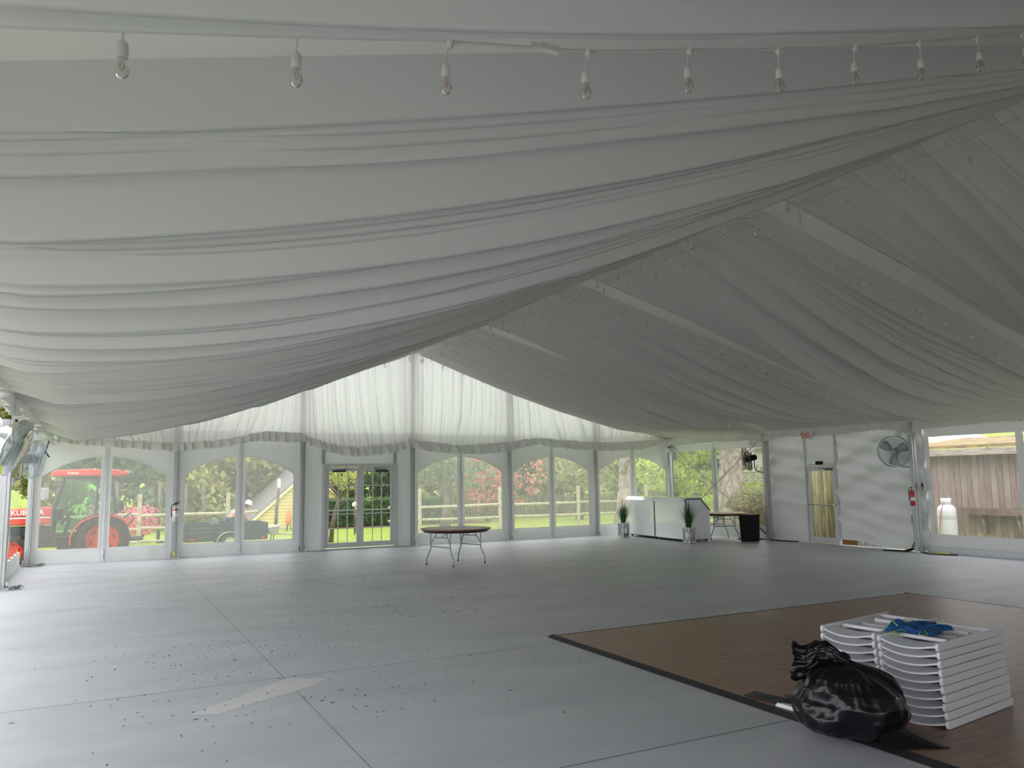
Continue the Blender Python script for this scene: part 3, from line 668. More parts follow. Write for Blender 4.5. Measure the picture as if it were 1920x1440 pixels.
# ------------------------------------------------------------------ string lights
def bulb_parts(parent,px,py,pz,sw,drop,scale=1.0,detail=True):
    # one hanging lampholder with bulb
    nseg=14 if detail else 8
    a=Vector((px,py,pz)); e=Vector((px+sw,py,pz-drop))
    mb=MB()
    if detail:
        mb.tube([a+Vector((-.04,0,0)),a+Vector((.04,0,0))],.007,6); mb.lathe([(.02,.004),(.013,-.02),(.005,-.035)],8,a)
    mid=(a+e)/2+Vector((sw*.3,0,0))
    mb.tube([a,mid,e],.004,6)
    mb.lathe([(.008,0),(.014,-.006),(.0185,-.018),(.019,-.05),(.0175,-.062)],nseg,e)
    h=mb.build('lamp_holder',M['socket'],parent,smooth=True,auto=.8)
    mb=MB(); mb.lathe([(.011,-.06),(.014,-.070),(.022,-.090),(.025,-.104),(.022,-.120),(.012,-.131),(.002,-.134)],nseg,e)
    if detail:
        mb.m=1; mb.tube([e+Vector((-.005,0,-.062)),e+Vector((-.006,0,-.095)),e+Vector((0,0,-.108)),e+Vector((.006,0,-.095)),e+Vector((.005,0,-.062))],.0022,5)
    mb.build('bulb',[M['bulbglass'],M['fil']],h,smooth=True)
def string(label,pts,bulbs,drop=.085,detail=False,cable=.006):
    t=thing('string_light',label,'string lights',(0,0,0),group='festoon light strings on the tent frame')
    MB().tube(pts,cable,6).build('cable',M['socket'],t,smooth=True)
    for (x,y,z) in bulbs: bulb_parts(t,x,y,z,rnd.uniform(-.02,.02),drop*rnd.uniform(.9,1.1),1,detail)
    return t
# nearest rafter (4 bays in), left slope
KF=.955
NA=[(CP[0]+(x-CP[0])*KF,CP[2]+(z-CP[2])*KF) for x,z in [(1.35,3.42),(1.95,3.53),(2.59,3.64),(3.29,3.77),(3.90,3.93),(4.52,4.09),(5.14,4.26),(5.73,4.44),(6.34,4.63),(6.86,4.79),(7.5,4.95),(8.2,5.15)]]
NY=-18.3-.045*2.92
pts=[(.3,NY,3.05),(.75,NY,3.18)]+[(x,NY,z) for x,z in NA]+[(8.8,NY,5.25)]
t=string('large festoon light string under the rafter nearest the viewer, clear bulbs in white sockets',pts,[(x,NY,z) for x,z in [(.75,3.18)]+NA],.095,True,.0065)
mb=MB(); mb.box((3.0,NY,3.645),(.09,.03,.028)); mb.box((2.93,NY,3.64),(.05,.022,.02)); mb.build('plug',M['socket'],t)
def slope_pts(y,side,off,x0,x1,n): 
    o=[]
    for i in range(n+1):
        x=x0+(x1-x0)*i/n; X_=x if side<0 else XR-x; o.append((X_,y,roof(X_)+off-.03*math.sin(i*2.1)**2))
    return o
lab={(1,-1):'on the left half of the first rafter from the end wall',(2,-1):'on the left half of the second rafter from the end wall',(3,-1):'on the left half of the third rafter from the end wall',
     (1,1):'on the right slope, nearest the bright gable curtain',(2,1):'on the right slope along the second rafter from the end wall',(3,1):'on the right slope below the wide pale rafter band'}
for j in (1,2,3):
    for sd in (-1,1):
        off=-.17 if sd<0 or j<3 else -.19; y=-j*L+(.20 if sd>0 and j==3 else 0); n_=14
        P=slope_pts(y,sd,off,.35,8.95,n_); string('thin festoon light string '+lab[(j,sd)],P,[p for p in P[0 if sd<0 else 0:]],.08)
P=slope_pts(-.42,1,-.10,.4,8.95,14); string('thin festoon light string along the gable edge of the right slope',P,P,.07)
P=slope_pts(-.42,-1,-.10,.4,8.95,12); string('thin festoon light string along the gable edge of the left slope',P,P,.07)
P=[(9.32,-.4-.76*i,HR-.16-.02*(i%2)) for i in range(28)]; string('festoon light string running along the tent ridge on its right side',P,P[:26],.10)
P=[(9.0,-4.9-.62*i,HR-.13) for i in range(16)]; string('festoon light string running along the tent ridge on its left side',P,P,.10)

# ------------------------------------------------------------------ wall fans
def fan(label,loc,nrm,arm_to,wrapped=False,col='fangrey',r=.36):
    t=thing('ventilation_fan',label,'fan',loc)
    nv=Vector(nrm).normalized(); R=nv.to_track_quat('Z','Y').to_matrix()
    mb=MB()
    for rr,h in ((1,0),(1,.05),(1,-.05),(.8,.075),(.6,.085),(.4,.09),(.2,.095),(.8,-.075),(.6,-.085),(.4,-.09)):
        mb.tube([R@Vector((r*rr*math.cos(a),r*rr*math.sin(a),h)) for a in [2*PI*i/36 for i in range(36)]],.006 if rr==1 else .0025,5,closed=True)
    for i in range(60):
        a=2*PI*i/60; c,s_=math.cos(a),math.sin(a)
        mb.tube([R@Vector((r*q*c,r*q*s_,h)) for q,h in ((.12,.095),(.6,.085),(.85,.07),(1,0),(.85,-.07),(.6,-.085),(.12,-.095))],.0016,3,cap=False)
    mb.lathe([(.001,.10),(.055,.10),(.055,.09)],16,(0,0,0),'z',rot=R); mb.build('grille',M[col],t,smooth=True)
    for q in range(3):
        mb=MB(); a0=q*2*PI/3+.4; vs=[]; nn=8
        for i in range(nn+1):
            f=i/nn; rr=r*(.14+.76*f); wd=(.35+.42*math.sin(PI*(.15+.75*f)))
            for s_ in (-1,0,1): a=a0+s_*wd*.62; vs.append(R@Vector((rr*math.cos(a),rr*math.sin(a),.03*s_*(.6+.4*f))))
        mb.add(vs,[(i*3+j,i*3+j+1,(i+1)*3+j+1,(i+1)*3+j) for i in range(nn) for j in (0,1)]); mb.build('blade',M[col],t,smooth=True,solid=.004)
    mb=MB().lathe([(.03,.06),(.07,.05),(.085,-.06),(.085,-.2),(.07,-.27),(.03,-.29)],18,(0,0,0),'z',rot=R); mb.build('motor',M['grey' if col=='fangrey' else 'black'],t,smooth=True,auto=.7)
    A=R@Vector((0,0,-.2)); E_=Vector(arm_to)-Vector(loc)
    mb=MB().tube([A+Vector((0,0,-.05)),A+Vector((0,0,-.30)),A+(E_-A)*.25+Vector((0,0,-.36))*.75,E_],.016,8); mb.box(E_,(.06,.06,.12)); mb.build('bracket_arm',M['grey'] if col=='fangrey' else M['dark'],t,smooth=True,auto=.7)
    if wrapped:
        mb=MB().lathe([(.02,.13),(r*.7,.13),(r*1.06,.07),(r*1.08,-.04),(r*.9,-.10),(.12,-.30),(.02,-.34)],26,(0,0,0),'z',rot=R)
        mb.v=[tuple(Vector(p)*(1+.05*mn.noise(Vector(p)*9))) for p in mb.v]; o=mb.build('plastic_wrap',M['wrap'],t,smooth=True); o['label']='clear plastic wrap'
    return t
fan('round grey wall fan on the solid white wall beside the red fire extinguisher',(XR-.42,-8.80,2.31),(-1,-.35,-.05),(XR-.2,-9.13,1.93))
fan('grey wall fan on the left wall near the tractor window, seen from behind',(.30,-4.25,2.27),(.90,.44,-.10),(.0,-4.58,1.88))
fan('plastic wrapped wall fan at the far left edge, seen edge-on',(.33,-8.70,2.31),(1,-.02,-.42),(.0,-9.10,1.85),wrapped=True)
fan('dark wall fan seen edge-on beside the tree window',(XR-.35,-3.95,2.26),(-.78,.62,-.25),(XR-.25,-4.50,1.86),col='dark',r=.33)
# small spot lamps near the eave
for i,(lb,x,y,z) in enumerate((('round white spot lamp at the right corner upright of the end wall',XR-.25,-.28,2.66),('round white spot lamp above the edge-on dark fan',XR-.28,-4.1,2.72),('round white spot lamp just above the round grey wall fan',XR-.25,-8.82,2.74),('round spot lamp on the left eave above the wrapped fans',.55,-1.6,2.84))):
    t=thing('spot_lamp',lb,'spot lamp',(x,y,z),group='spot lamps under the eaves'); R=Vector((-1 if i<3 else 1,-.8,-.15)).normalized().to_track_quat('Z','Y').to_matrix()
    MB().lathe([(.03,-.1),(.06,-.06),(.07,.03),(.075,.05),(.06,.05)],16,rot=R).build('housing',M['whitep'],t,smooth=True,auto=.7)
    MB().lathe([(.001,.045),(.052,.046)],16,rot=R,cap=False).build('lens',M['black'],t)
    MB().tube([(0,0,0),(.03 if i<3 else -.03,.02,.10),(.14 if i<3 else -.14,.03,.12)],.012,8).build('bracket',M['dark'],t)
# frame junction boxes at the left eave
t=thing('gutter_bracket','white metal eave bracket with wires above the left fans','bracket',(.28,-1.3,2.82)); MB().box((0,0,0),(.35,.3,.14)).build('box',M['alu_w'],t,bevel=.01); MB().tube([(.1,-.1,-.07),(.05,-.12,-.3),(.12,-.1,-.42),(.02,-.08,-.3)],.014,6).build('wire',M['dark'],t)

# cross bracing in the first right bay
for nm,a,b in (('from the corner top down to the floor',(XR-.10,-.17,2.88),(XR-.14,-4.48,.06)),('rising from the corner foot to the fan post',(XR-.13,-.2,.15),(XR-.13,-4.42,2.92))):
    t=thing('brace_wire','thin diagonal bracing wire, '+nm,'wire',(0,0,0),group='bracing wires')
    MB().tube([a,b],.010,6).build('wire',M['steel'],t)
    if a[2]>2: 
        q=Vector(a)+(Vector(b)-Vector(a))*.82; e=Vector(a)+(Vector(b)-Vector(a))*.97; MB().tube([q,q+(e-q)*.3,e],[.02,.028,.022],8).build('turnbuckle',M['dark'],t)

# ------------------------------------------------------------------ fire extinguishers
def extinguisher(label,loc,body,rz):
    t=thing('fire_extinguisher',label,'fire extinguisher',loc,rz)
    MB().lathe([(.02,0),(.062,.005),(.066,.02),(.066,.30),(.055,.345),(.025,.375),(.02,.40)],20).build('cylinder',body,t,smooth=True,auto=.7)
    mb=MB().box((0,-.005,.415),(.045,.05,.03)); mb.bar((-.02,0,.43),(.10,0,.45),.02,.012); mb.bar((-.02,0,.445),(.09,0,.485),.02,.01); mb.build('handle',M['black'],t,bevel=.002)
    MB().tube([(-.02,0,.42),(-.07,-.01,.41),(-.095,-.01,.35),(-.09,-.01,.2),(-.08,-.01,.12)],[.009]*4+[.014],8).build('hose',M['black'],t,smooth=True)
    MB().lathe([(.0672,.12),(.0672,.20)],20,cap=False).build('label_band',M['label'],t,smooth=True)
    MB().lathe([(.068,.27),(.068,.30)],20,cap=False).build('red_band',M['red'],t,smooth=True)
    MB().box((0,.075,.2),(.05,.02,.35)).build('wall_hook',M['steel'],t)
    return t
extinguisher('silver fire extinguisher with a red band on the upright right of the tractor window',(3.05,-.235,.88),pbr('silver_cylinder',(.62,.6,.6),.3,.4),0)
extinguisher('red fire extinguisher on the upright by the round wall fan',(XR-.30,-9.12,1.05),M['red'],-PI/2)

# electrical gear on post 2
t=thing('junction_box','grey electrical box with black cables low on the upright under the red extinguisher','electrical box',(XR-.26,-9.10,.74))
MB().box((0,0,0),(.08,.14,.20)).build('box',M['grey'],t,bevel=.006); mb=MB()
for q in range(3): mb.tube([(-.0,-.04+.04*q,-.1),(.0,-.04+.04*q,-.5),(-.05,.0+.05*q,-.66),(-.18,.10+.06*q,-.715),(-.25,.5+.1*q,-.725)],.013,6)
mb.build('cable',M['black'],t,smooth=True); MB().tube([(.02,.03,.1),(.02,.03,1.9)],.012,6).build('conduit',M['dark'],t)
t=thing('outlet_box','small grey outlet box on the upright beside the shed window','electrical box',(XR-.20,-9.33,1.50)); MB().box((0,0,0),(.07,.08,.20)).build('box',M['grey'],t,bevel=.005); MB().box((-.037,0,.02),(.006,.04,.06)).build('socket',M['black'],t)
mb=MB().tube([(XR-.35,-9.3,.012),(XR-.5,-9.55,.012),(XR-.42,-9.9,.012),(XR-.3,-10.1,.012)],.012,6); tag(mb.build('power_cable',M['black'],smooth=True),'black power cable on the floor below the shed window','cable')
mb=MB()
for q in range(3): mb.lathe([(.02,-.03),(.026,0),(.015,.05)],8,(XR-.42+.03*q,-9.72-.09*q,.03),'y')
tag(mb.build('cable_plug',M['yellow']),'yellow cable plugs lying at the foot of the shed window wall','plug')
for lb,p in (('coiled cables on the floor at the left wall edge',(.0,-4.65)),('coiled cables on the floor at the foot of the left corner upright',(.12,-.32))):
    mb=MB(); rr=random.Random(hash(p)%99 if 0 else int(abs(p[1])*10)); c_=[]
    for i in range(60): a=i*.55; q=.09+.05*math.sin(i*1.3); c_.append((p[0]+q*math.cos(a)*1.5+.002*i,p[1]+q*math.sin(a),.012+.0006*i+(.02*math.sin(i*.9)**2)))
    mb.tube(c_,.008,5); tag(mb.build('cable_coil',M['steel'],smooth=True),lb,'cable')
mb=MB().tube([(XR-.25,-4.55,.015),(XR-.5,-4.2,.015),(XR-.45,-3.7,.015),(XR-.7,-3.8,.015),(XR-.4,-4.3,.03),(XR-.3,-5.0,.015),(XR-.15,-5.5,.015)],.014,6); tag(mb.build('floor_cable',M['black'],smooth=True),'black cable on the floor at the foot of the upright by the bin','cable')

# ------------------------------------------------------------------ folding tables
def folding_table(label,loc,rz,top_m,r=.76,h=.76):
    t=thing('folding_table',label,'table',loc,rz)
    mb=MB().lathe([(r-.01,h-.028),(r,h-.02),(r,h-.006),(r-.006,h)],56); mb.build('tabletop',top_m,t,auto=.6,smooth=True)
    mb=MB()  # under-edge apron: a chamfered ring
    n_=56; base=0; pr=[(r-.025,h-.028),(r-.075,h-.075),(r-.10,h-.075),(r-.10,h-.028)]
    mb.lathe(pr,n_,cap=False); mb.build('apron',M['tableedge'],t)
    for e in (-1,1):
        xk=e*.46
        for s_ in (-1,1):
            y0=s_*.30
            mb=MB().tube([(xk,y0,h-.03),(xk,y0,.42),(xk,y0*1.0,.33),(xk+e*.02,y0+s_*.10,.14),(xk+e*.02,y0+s_*.105,.01)],.013,8)
            mb.tube([(xk,y0-s_*.01,.44),(xk-e*.02,y0-s_*.10,.58),(xk-e*.05,y0-s_*.17,h-.03)],.010,8)
            mb.m=1; mb.lathe([(.017,0),(.017,.03)],10,(xk+e*.02,y0+s_*.105,0))
            mb.build('leg',[M['steel'],M['black']],t,smooth=True,auto=.8)
        mb=MB().tube([(xk,-.30,.385),(xk,.30,.385)],.012,8); mb.tube([(xk-e*.02,-.20,.58),(xk-e*.02,.20,.58)],.009,8); mb.bar((xk-e*.03,0,.58),(xk-e*.30,0,h-.04),.02,.006)
        mb.build('cross_bar',M['steel'],t,smooth=True)
    return t
ang=math.atan2(.36,.9)
folding_table('round folding table with a dark red-brown top standing alone on the grey floor',(8.25,-5.24,0),ang,M['tabletop'])
folding_table('folding table with a tan wooden top behind the white bar',(17.28,-3.42,0),1.15,M['tan'],h=.75)
# trash bin
t=thing('trash_bin','square black trash bin in front of the tan folding table','trash bin',(17.38,-4.52,0),.30)
mb=MB(); a,b=.185,.205
for z0,z1,h0,h1 in ((0,.70,a,b),(.70,.73,b+.012,b+.014)):
    mb.add([(-h0,-h0,z0),(h0,-h0,z0),(h0,h0,z0),(-h0,h0,z0),(-h1,-h1,z1),(h1,-h1,z1),(h1,h1,z1),(-h1,h1,z1)],[(0,3,2,1),(0,1,5,4),(1,2,6,5),(2,3,7,6),(3,0,4,7)]+([(4,5,6,7)] if z0>.5 else []))
mb.build('bin_body',M['black'],t,bevel=.012); MB().box((-.19,0,.62),(.03,.12,.03)).build('handle',M['black'],t,bevel=.005)

# ------------------------------------------------------------------ white bar
def bar(label,p0,p1,endcap):
    p0=Vector(p0); p1=Vector(p1); d=p1-p0; ln=d.length; rz=math.atan2(d.y,d.x)+PI/2   # local -y runs along the front
    t=thing('bar_counter',label,'bar',(p0.x,p0.y,0),rz,group='white bar units')
    MB().box((.02,-ln/2,.60),(.03,ln-.01,1.06)).build('front_panel',M['whitegloss'],t,bevel=.003)
    mb=MB(); prof=[(.036,.07),(.036,1.15),(.50,1.15),(.80,.82),(.80,.07)]
    mb.prism(prof,-ln+.004,-ln+.03,'y'); mb.build('end_panel',M['whitegloss'],t,bevel=.002); mb=MB(); mb.prism(prof,-.03,-.004,'y'); mb.build('end_panel',M['whitegloss'],t,bevel=.002)
    mb=MB(); ov=.02 if endcap else 0
    mb.prism([(-.10,1.105),(-.085,1.10),(.012,1.19),(.50,1.19),(.50,1.215),(.0,1.215)],-ln-ov,0,'y'); mb.build('counter_top',M['whitegloss'],t,bevel=.002)
    mb=MB(); mb.prism([(.50,1.19),(.50,1.215),(.83,.85),(.815,.835)],-ln-ov,0,'y'); o=mb.build('sloped_rail',M['grey'],t,bevel=.002)
    MB().box((.018,-ln+.008,.60),(.05,.045,1.06)).build('corner_strip',M['steel'],t)
    MB().box((.42,-ln/2,.60),(.70,ln-.08,.02)).build('inner_shelf',M['whitep'],t)
    mb=MB().box((.40,-ln/2,.055),(.70,ln-.06,.03))
    for x in (.08,.72):
        for y in (-.1,-ln+.1): mb.lathe([(.03,0),(.03,.045)],10,(x,y,0))
    mb.build('plinth',M['dark'],t)
bar('white glossy bar unit, the farther of two, with a slanted counter lip',(15.98,-.78),(15.83,-2.30),0)
bar('white glossy bar unit, the nearer of two, with its sloped side panel showing',(15.825,-2.33),(15.70,-3.86),1)
# planters with tall grass
def planter(label,loc,rz,seed):
    t=thing('potted_grass',label,'plant',loc,rz,group='mirrored planters with tall grass'); r=random.Random(seed)
    h=.43; w=.115
    MB().box((0,0,h/2+.01),(2*w-.02,2*w-.02,h-.02)).build('planter_box',M['mirror'],t)
    mb=MB()
    for sx_ in (-1,1):
        for sy_ in (-1,1): mb.box((sx_*w,sy_*w,h/2),(.022,.022,h))
    for z in (.025,h-.012):
        for e in (-1,1): mb.box((0,e*w,z),(2*w,.022,.024)); mb.box((e*w,0,z),(.022,2*w,.024))
    for q in range(4):
        R=Matrix.Rotation(q*PI/2,3,'Z'); c=[(-.095,h/2),(0,h-.03),(.095,h/2),(0,.03)]
        for i in range(4):
            a_=c[i]; b_=c[(i+1)%4]; mb.bar(R@Vector((a_[0],-w-.002,a_[1])),R@Vector((b_[0],-w-.002,b_[1])),.008,.014)
    mb.build('lattice',M['silverwood'],t)
    MB().box((0,0,h-.03),(2*w-.03,2*w-.03,.02)).build('soil',M['soil'],t)
    mb=MB()
    for i in range(190):
        a=r.uniform(0,2*PI); sp=abs(r.gauss(0,.30)); ln=r.uniform(.40,.80)*(1-.30*sp); rr=r.uniform(0,.07); w_=.007
        b0=Vector((rr*math.cos(a),rr*math.sin(a),h-.02)); dirv=Vector((math.cos(a),math.sin(a),0)); sd=Vector((-math.sin(a),math.cos(a),0)); vs=[]
        for j in range(6):
            f=j/5; p=b0+dirv*(sp*ln*(f**1.7)*1.5)+Vector((0,0,ln*f*(1-.22*sp*f))); ww=w_*(1-f**2*.95); vs+= [p-sd*ww,p+sd*ww]
        mb.add(vs,[(2*j,2*j+1,2*j+3,2*j+2) for j in range(5)])
    mb.build('grass_blades',M['plant'],t)
planter('tall green grass in a mirrored lattice planter at the far end of the bar',(15.53,-1.16,0),.12,1)
planter('tall green grass in a mirrored lattice planter at the near end of the bar',(15.55,-4.16,0),.12,2)

# ------------------------------------------------------------------ stacked folding chairs
PITCH=.0585
def make_chair(label):
    t=thing('folding_chair',label,'chair',(0,0,0),0,group='white folding chairs stacked flat')
    W2=.215
    for s_ in (-1,1):
        mb=MB(); n_=8; poly=[(1.0,.002),(1.0,.055)]+[(.02+.018*math.cos(a)-.0,.0285+.0265*math.sin(a)) for a in [PI/2+PI*i/n_ for i in range(n_+1)]]
        mb.prism(poly[::-1],s_*W2-.011,s_*W2+.011,'y'); mb.build('side_rail',M['whitep'],t,bevel=.003)
    # curved backrest panel, bowed down in the middle
    mb=MB(); ny=18; rows=[]
    vs=[]
    for i in range(ny+1):
        f=-1+2*i/ny; y=f*(W2-.012); dip=.030*(1-f*f)
        xf=.012-.040*(1-f*f)*0
        vs+= [(.010-.028*(1-f*f),y,.040-dip),(.16,y,.046-dip*.75),(.16,y,.038-dip*.75),(.010-.028*(1-f*f),y,.028-dip)]
    fs=[]
    for i in range(ny):
        a=i*4; b=a+4; fs+= [(a,a+1,b+1,b),(a+1,a+2,b+2,b+1),(a+2,a+3,b+3,b+2),(a+3,a,b,b+3)]
    mb.add(vs,fs+[(0,3,2,1),(ny*4,ny*4+1,ny*4+2,ny*4+3)]); mb.build('backrest',M['whitep'],t,smooth=True,auto=.6)
    # inner leg frame
    for s_ in (-1,1):
        MB().box((.60,s_*(W2-.035),.026),(.70,.02,.032)).build('leg',M['whitep'],t,bevel=.003)
    mb=MB().box((.255,0,.036),(.03,2*W2-.09,.026)); mb.build('crossbar',M['whitep'],t,bevel=.003); mb=MB(); mb.box((.86,0,.040),(.028,2*W2-.03,.028)); mb.build('crossbar',M['whitep'],t,bevel=.003)
    # seat: frame with padded insert, front edge curved
    mb=MB(); mb.box((.56,0,.018),(.36,2*W2-.11,.016)); 
    for q in range(3): mb.box((.30+.006*q,-.08+.08*q,.03),(.03,.03,.02))
    mb.build('seat',M['whitep'],t,bevel=.006)
    mb=MB(); vs=[]
    for i in range(13):
        f=-1+2*i/12; vs+= [(.46-.05*(1-f*f),f*.13,.028),(.475-.05*(1-f*f),f*.13,.038)]
    mb.add(vs,[(2*i,2*i+1,2*i+3,2*i+2) for i in range(12)]); mb.box((.66,0,.036),(.03,.26,.022)); mb.build('seat_rail',M['whitep'],t,solid=.008)
    return t
def ordw(i,n): return 'topmost' if i==n-1 else 'lowest' if i==0 else {1:'second',2:'third',3:'fourth',4:'fifth',5:'sixth',6:'seventh',7:'eighth',8:'ninth'}[n-1-i]+' from the top'
ch=None; rz=math.atan2(.14,.95); NCH=10
for st,(ox,oy,nm) in enumerate(((6.615,-17.285,'right stack'),(6.57,-16.80,'left stack behind the trash bag'))):
    for i in range(NCH):
        lb='white folding chair, %s in the %s'%(ordw(i,NCH),nm)
        if ch is None: ch=make_chair(lb); c=ch
        else: c=dup(ch,label=lb)
        c.location=(ox-.004*i+rnd.uniform(-.004,.004),oy+rnd.uniform(-.004,.004)+.001*i,.0235+i*PITCH); c.rotation_euler=(0,0,rz+rnd.uniform(-.008,.008))
topz=.0235+NCH*PITCH
# blue apron on the top chair
t=thing('blue_apron','crumpled blue apron with lime ties lying on the nearer chair stack','apron',(6.95,-17.12,topz-.002),rz)
n_=46; U,V=np.meshgrid(np.linspace(-1,1,n_),np.linspace(-1,1,n_),indexing='ij')
rad=1+.18*np.sin(3*np.arctan2(V,U)+.8)+.10*np.sin(7*np.arctan2(V,U))
Xa=U*.19*rad+.03*np.sin(5*V); Ya=V*.15*rad+.03*np.sin(4*U+1)
Za=np.array([[.022+.030*abs(mn.noise(Vector((U[i,j]*1.5,V[i,j]*1.5,3.3))))*2+.008*mn.noise(Vector((U[i,j]*5,V[i,j]*4,1)))+.006*math.sin(6*U[i,j]+4*V[i,j]) for j in range(n_)] for i in range(n_)])
Za=np.where((abs(U)>.93)|(abs(V)>.93),.004,np.maximum(Za,.006))
MB().grid(Xa,Ya,Za).build('cloth',M['blue'],t,smooth=True,solid=.004)
mb=MB().tube([(-.2,.02,.03),(-.27,.08,.012),(-.32,.05,.01),(-.33,-.02,.01),(-.28,-.04,.02),(-.22,0,.03)],.0035,6)
mb.tube([(-.2,.06,.05),(-.15,.13,.075),(-.08,.12,.06),(.0,.10,.075),(.08,.09,.06)],.0035,6); mb.tube([(-.18,-.10,.03),(-.24,-.12,.015),(-.23,-.16,.012),(-.17,-.15,.02),(-.16,-.12,.03)],.0035,6)
mb.build('tie',M['lime'],t,smooth=True)
# black trash bag
t=thing('trash_bag','full black plastic trash bag with a twisted knot in front of the chair stacks','trash bag',(6.00,-17.20,.024))
A_=math.atan2(.65,.76)
nu,nv=200,80; vs=np.zeros((nu+1,nv+1,3))
vr=Vector((.65,-.76,0)); vf=Vector((.76,.65,0))
for i in range(nu+1):
    a=2*PI*i/nu; ca,sa=math.cos(a),math.sin(a)
    for j in range(nv+1):
        f=j/nv
        zz=f**.9; z=.003+.462*zz
        r_=float(np.interp(zz,[0,.02,.06,.14,.28,.45,.62,.76,.87,.94,1],[.10,.22,.27,.315,.345,.350,.318,.255,.165,.085,.034]))
        crease=(abs(math.sin(a*6+1.5*math.sin(a*3)))*-.030*f**2.2+abs(math.sin(a*15+2*math.sin(a*4)+f*2))*-.014*f**1.5)*min(1,r_/.08)+abs(math.sin(a*9+f*6))*-.012*(1-f)**3
        nz_=mn.noise(Vector((ca*1.8,sa*1.8,f*3)))*.045+mn.noise(Vector((ca*4,sa*4,f*6)))*.013+mn.noise(Vector((ca*9,sa*9,f*12)))*.002
        rr=r_*(1+.10*math.cos(a*2+.4))+crease+nz_*min(1,r_/.15)
        # bulge: wider towards image left/bottom
        x=ca*rr*1.06; y=sa*rr*.92; p=vr*(x*(.97 if x>0 else .90)+.03*math.sin(PI*f))+vf*y; vs[i,j]=(p.x,p.y,max(.002,z*1.06+ (nz_*.5 if f>.15 else 0)))
MB().grid(vs[:,:,0],vs[:,:,1],vs[:,:,2]).build('bag_body',M['bag'],t,smooth=True)
# twisted neck and fanned tail, flopped to the left
mb=MB(); nu,nv=48,30; G=np.zeros((nu+1,nv+1,3))
for i in range(nu+1):
    a=2*PI*i/nu
    for j in range(nv+1):
        f=j/nv; c=Vector((0,0,.44))+(-vr)*((.34+.05*mn.noise(Vector((math.cos(a)*2.5,math.sin(a)*2.5,4))))*f**.9)+Vector((0,0,.03+.07*math.sin(PI*min(1,f*1.4))*.9-.015*f))+vr*.02
        w=.034+.085*f**.7; th=.034+.035*f**.6
        cr_=.012*math.sin(a*9+f*6)*f+.010*math.sin(a*17-f*9)+.02*mn.noise(Vector((math.cos(a)*3,math.sin(a)*3,f*8)))
        p=c+Vector((0,0,1))*(math.cos(a)*(w+cr_))+vf*(math.sin(a)*(th+cr_)); G[i,j]=p
MB().grid(G[:,:,0],G[:,:,1],G[:,:,2]).build('twisted_neck',M['bag'],t,smooth=True)
mb=MB(); R=Matrix.Rotation(.3,3,'Y')
mb.lathe([(.03,-.03),(.055,-.015),(.06,0),(.055,.018),(.03,.035)],24,(0,0,.455),'x',rot=R); mb.v=[tuple(Vector(p)+Vector((0,0,.03))+.01*Vector((mn.noise(Vector(p)*30),mn.noise(Vector(p)*30+Vector((5,0,0))),mn.noise(Vector(p)*30+Vector((9,0,0)))))) for p in mb.v]
mb.build('knot',M['bag'],t,smooth=True)
# loose corner of the bag trailing on the floor to the right
mb=MB(); n_=20; U,V=np.meshgrid(np.linspace(0,1,n_),np.linspace(-1,1,n_),indexing='ij'); Xa=np.zeros_like(U); Ya=Xa.copy(); Za=Xa.copy()
for i in range(n_):
    for j in range(n_):
        u_,v_=U[i,j],V[i,j]; p=vr*(.20+.42*u_)+vf*(v_*.22*(1-u_*.93)-.10); Xa[i,j],Ya[i,j]=p.x,p.y; Za[i,j]=.004+(.20*(1-u_)**1.5)*(1-v_*v_)*.9+.012*abs(math.sin(7*v_+5*u_))*(1-u_)
mb.grid(Xa,Ya,Za).build('loose_corner',M['bag'],t,smooth=True)
# rubber strips and a white tray beside the bag
def strip(label,pts,w):
    mb=MB(); n_=len(pts); vs=[]
    for i,p in enumerate(pts):
        p=Vector(p); d=(Vector(pts[min(i+1,n_-1)])-Vector(pts[max(i-1,0)])); d.z=0; d.normalize(); s_=Vector((-d.y,d.x,0))*w; vs+= [p-s_,p+s_]
    mb.add(vs,[(2*i,2*i+1,2*i+3,2*i+2) for i in range(n_-1)]); tag(mb.build('rubber_strip',M['rubber'],smooth=True,solid=.008),label,'rubber strip',group='black rubber edging strips')
strip('flat black rubber strip lying on the dance floor left of the trash bag',[(6.15,-16.12,.030),(6.17,-16.25,.030),(6.19,-16.40,.036),(6.24,-16.58,.055)],.075)
strip('black rubber strip curling upright beside the trash bag',[(6.38,-16.33,.034),(6.37,-16.47,.048),(6.36,-16.56,.10),(6.37,-16.62,.17),(6.38,-16.65,.23)],.055)
t=thing('plastic_tray','white flat plastic tray lying on the dance floor behind the trash bag','tray',(6.17,-16.66,.022),-1.50)
MB().box((0,0,.012),(.36,.20,.018)).build('base',M['whitep'],t,bevel=.008); MB().box((.02,.03,.023),(.22,.07,.006)).build('dark_inset',M['dark'],t); MB().box((0,-.085,.026),(.34,.012,.012)).build('rim',M['whitep'],t,bevel=.003)

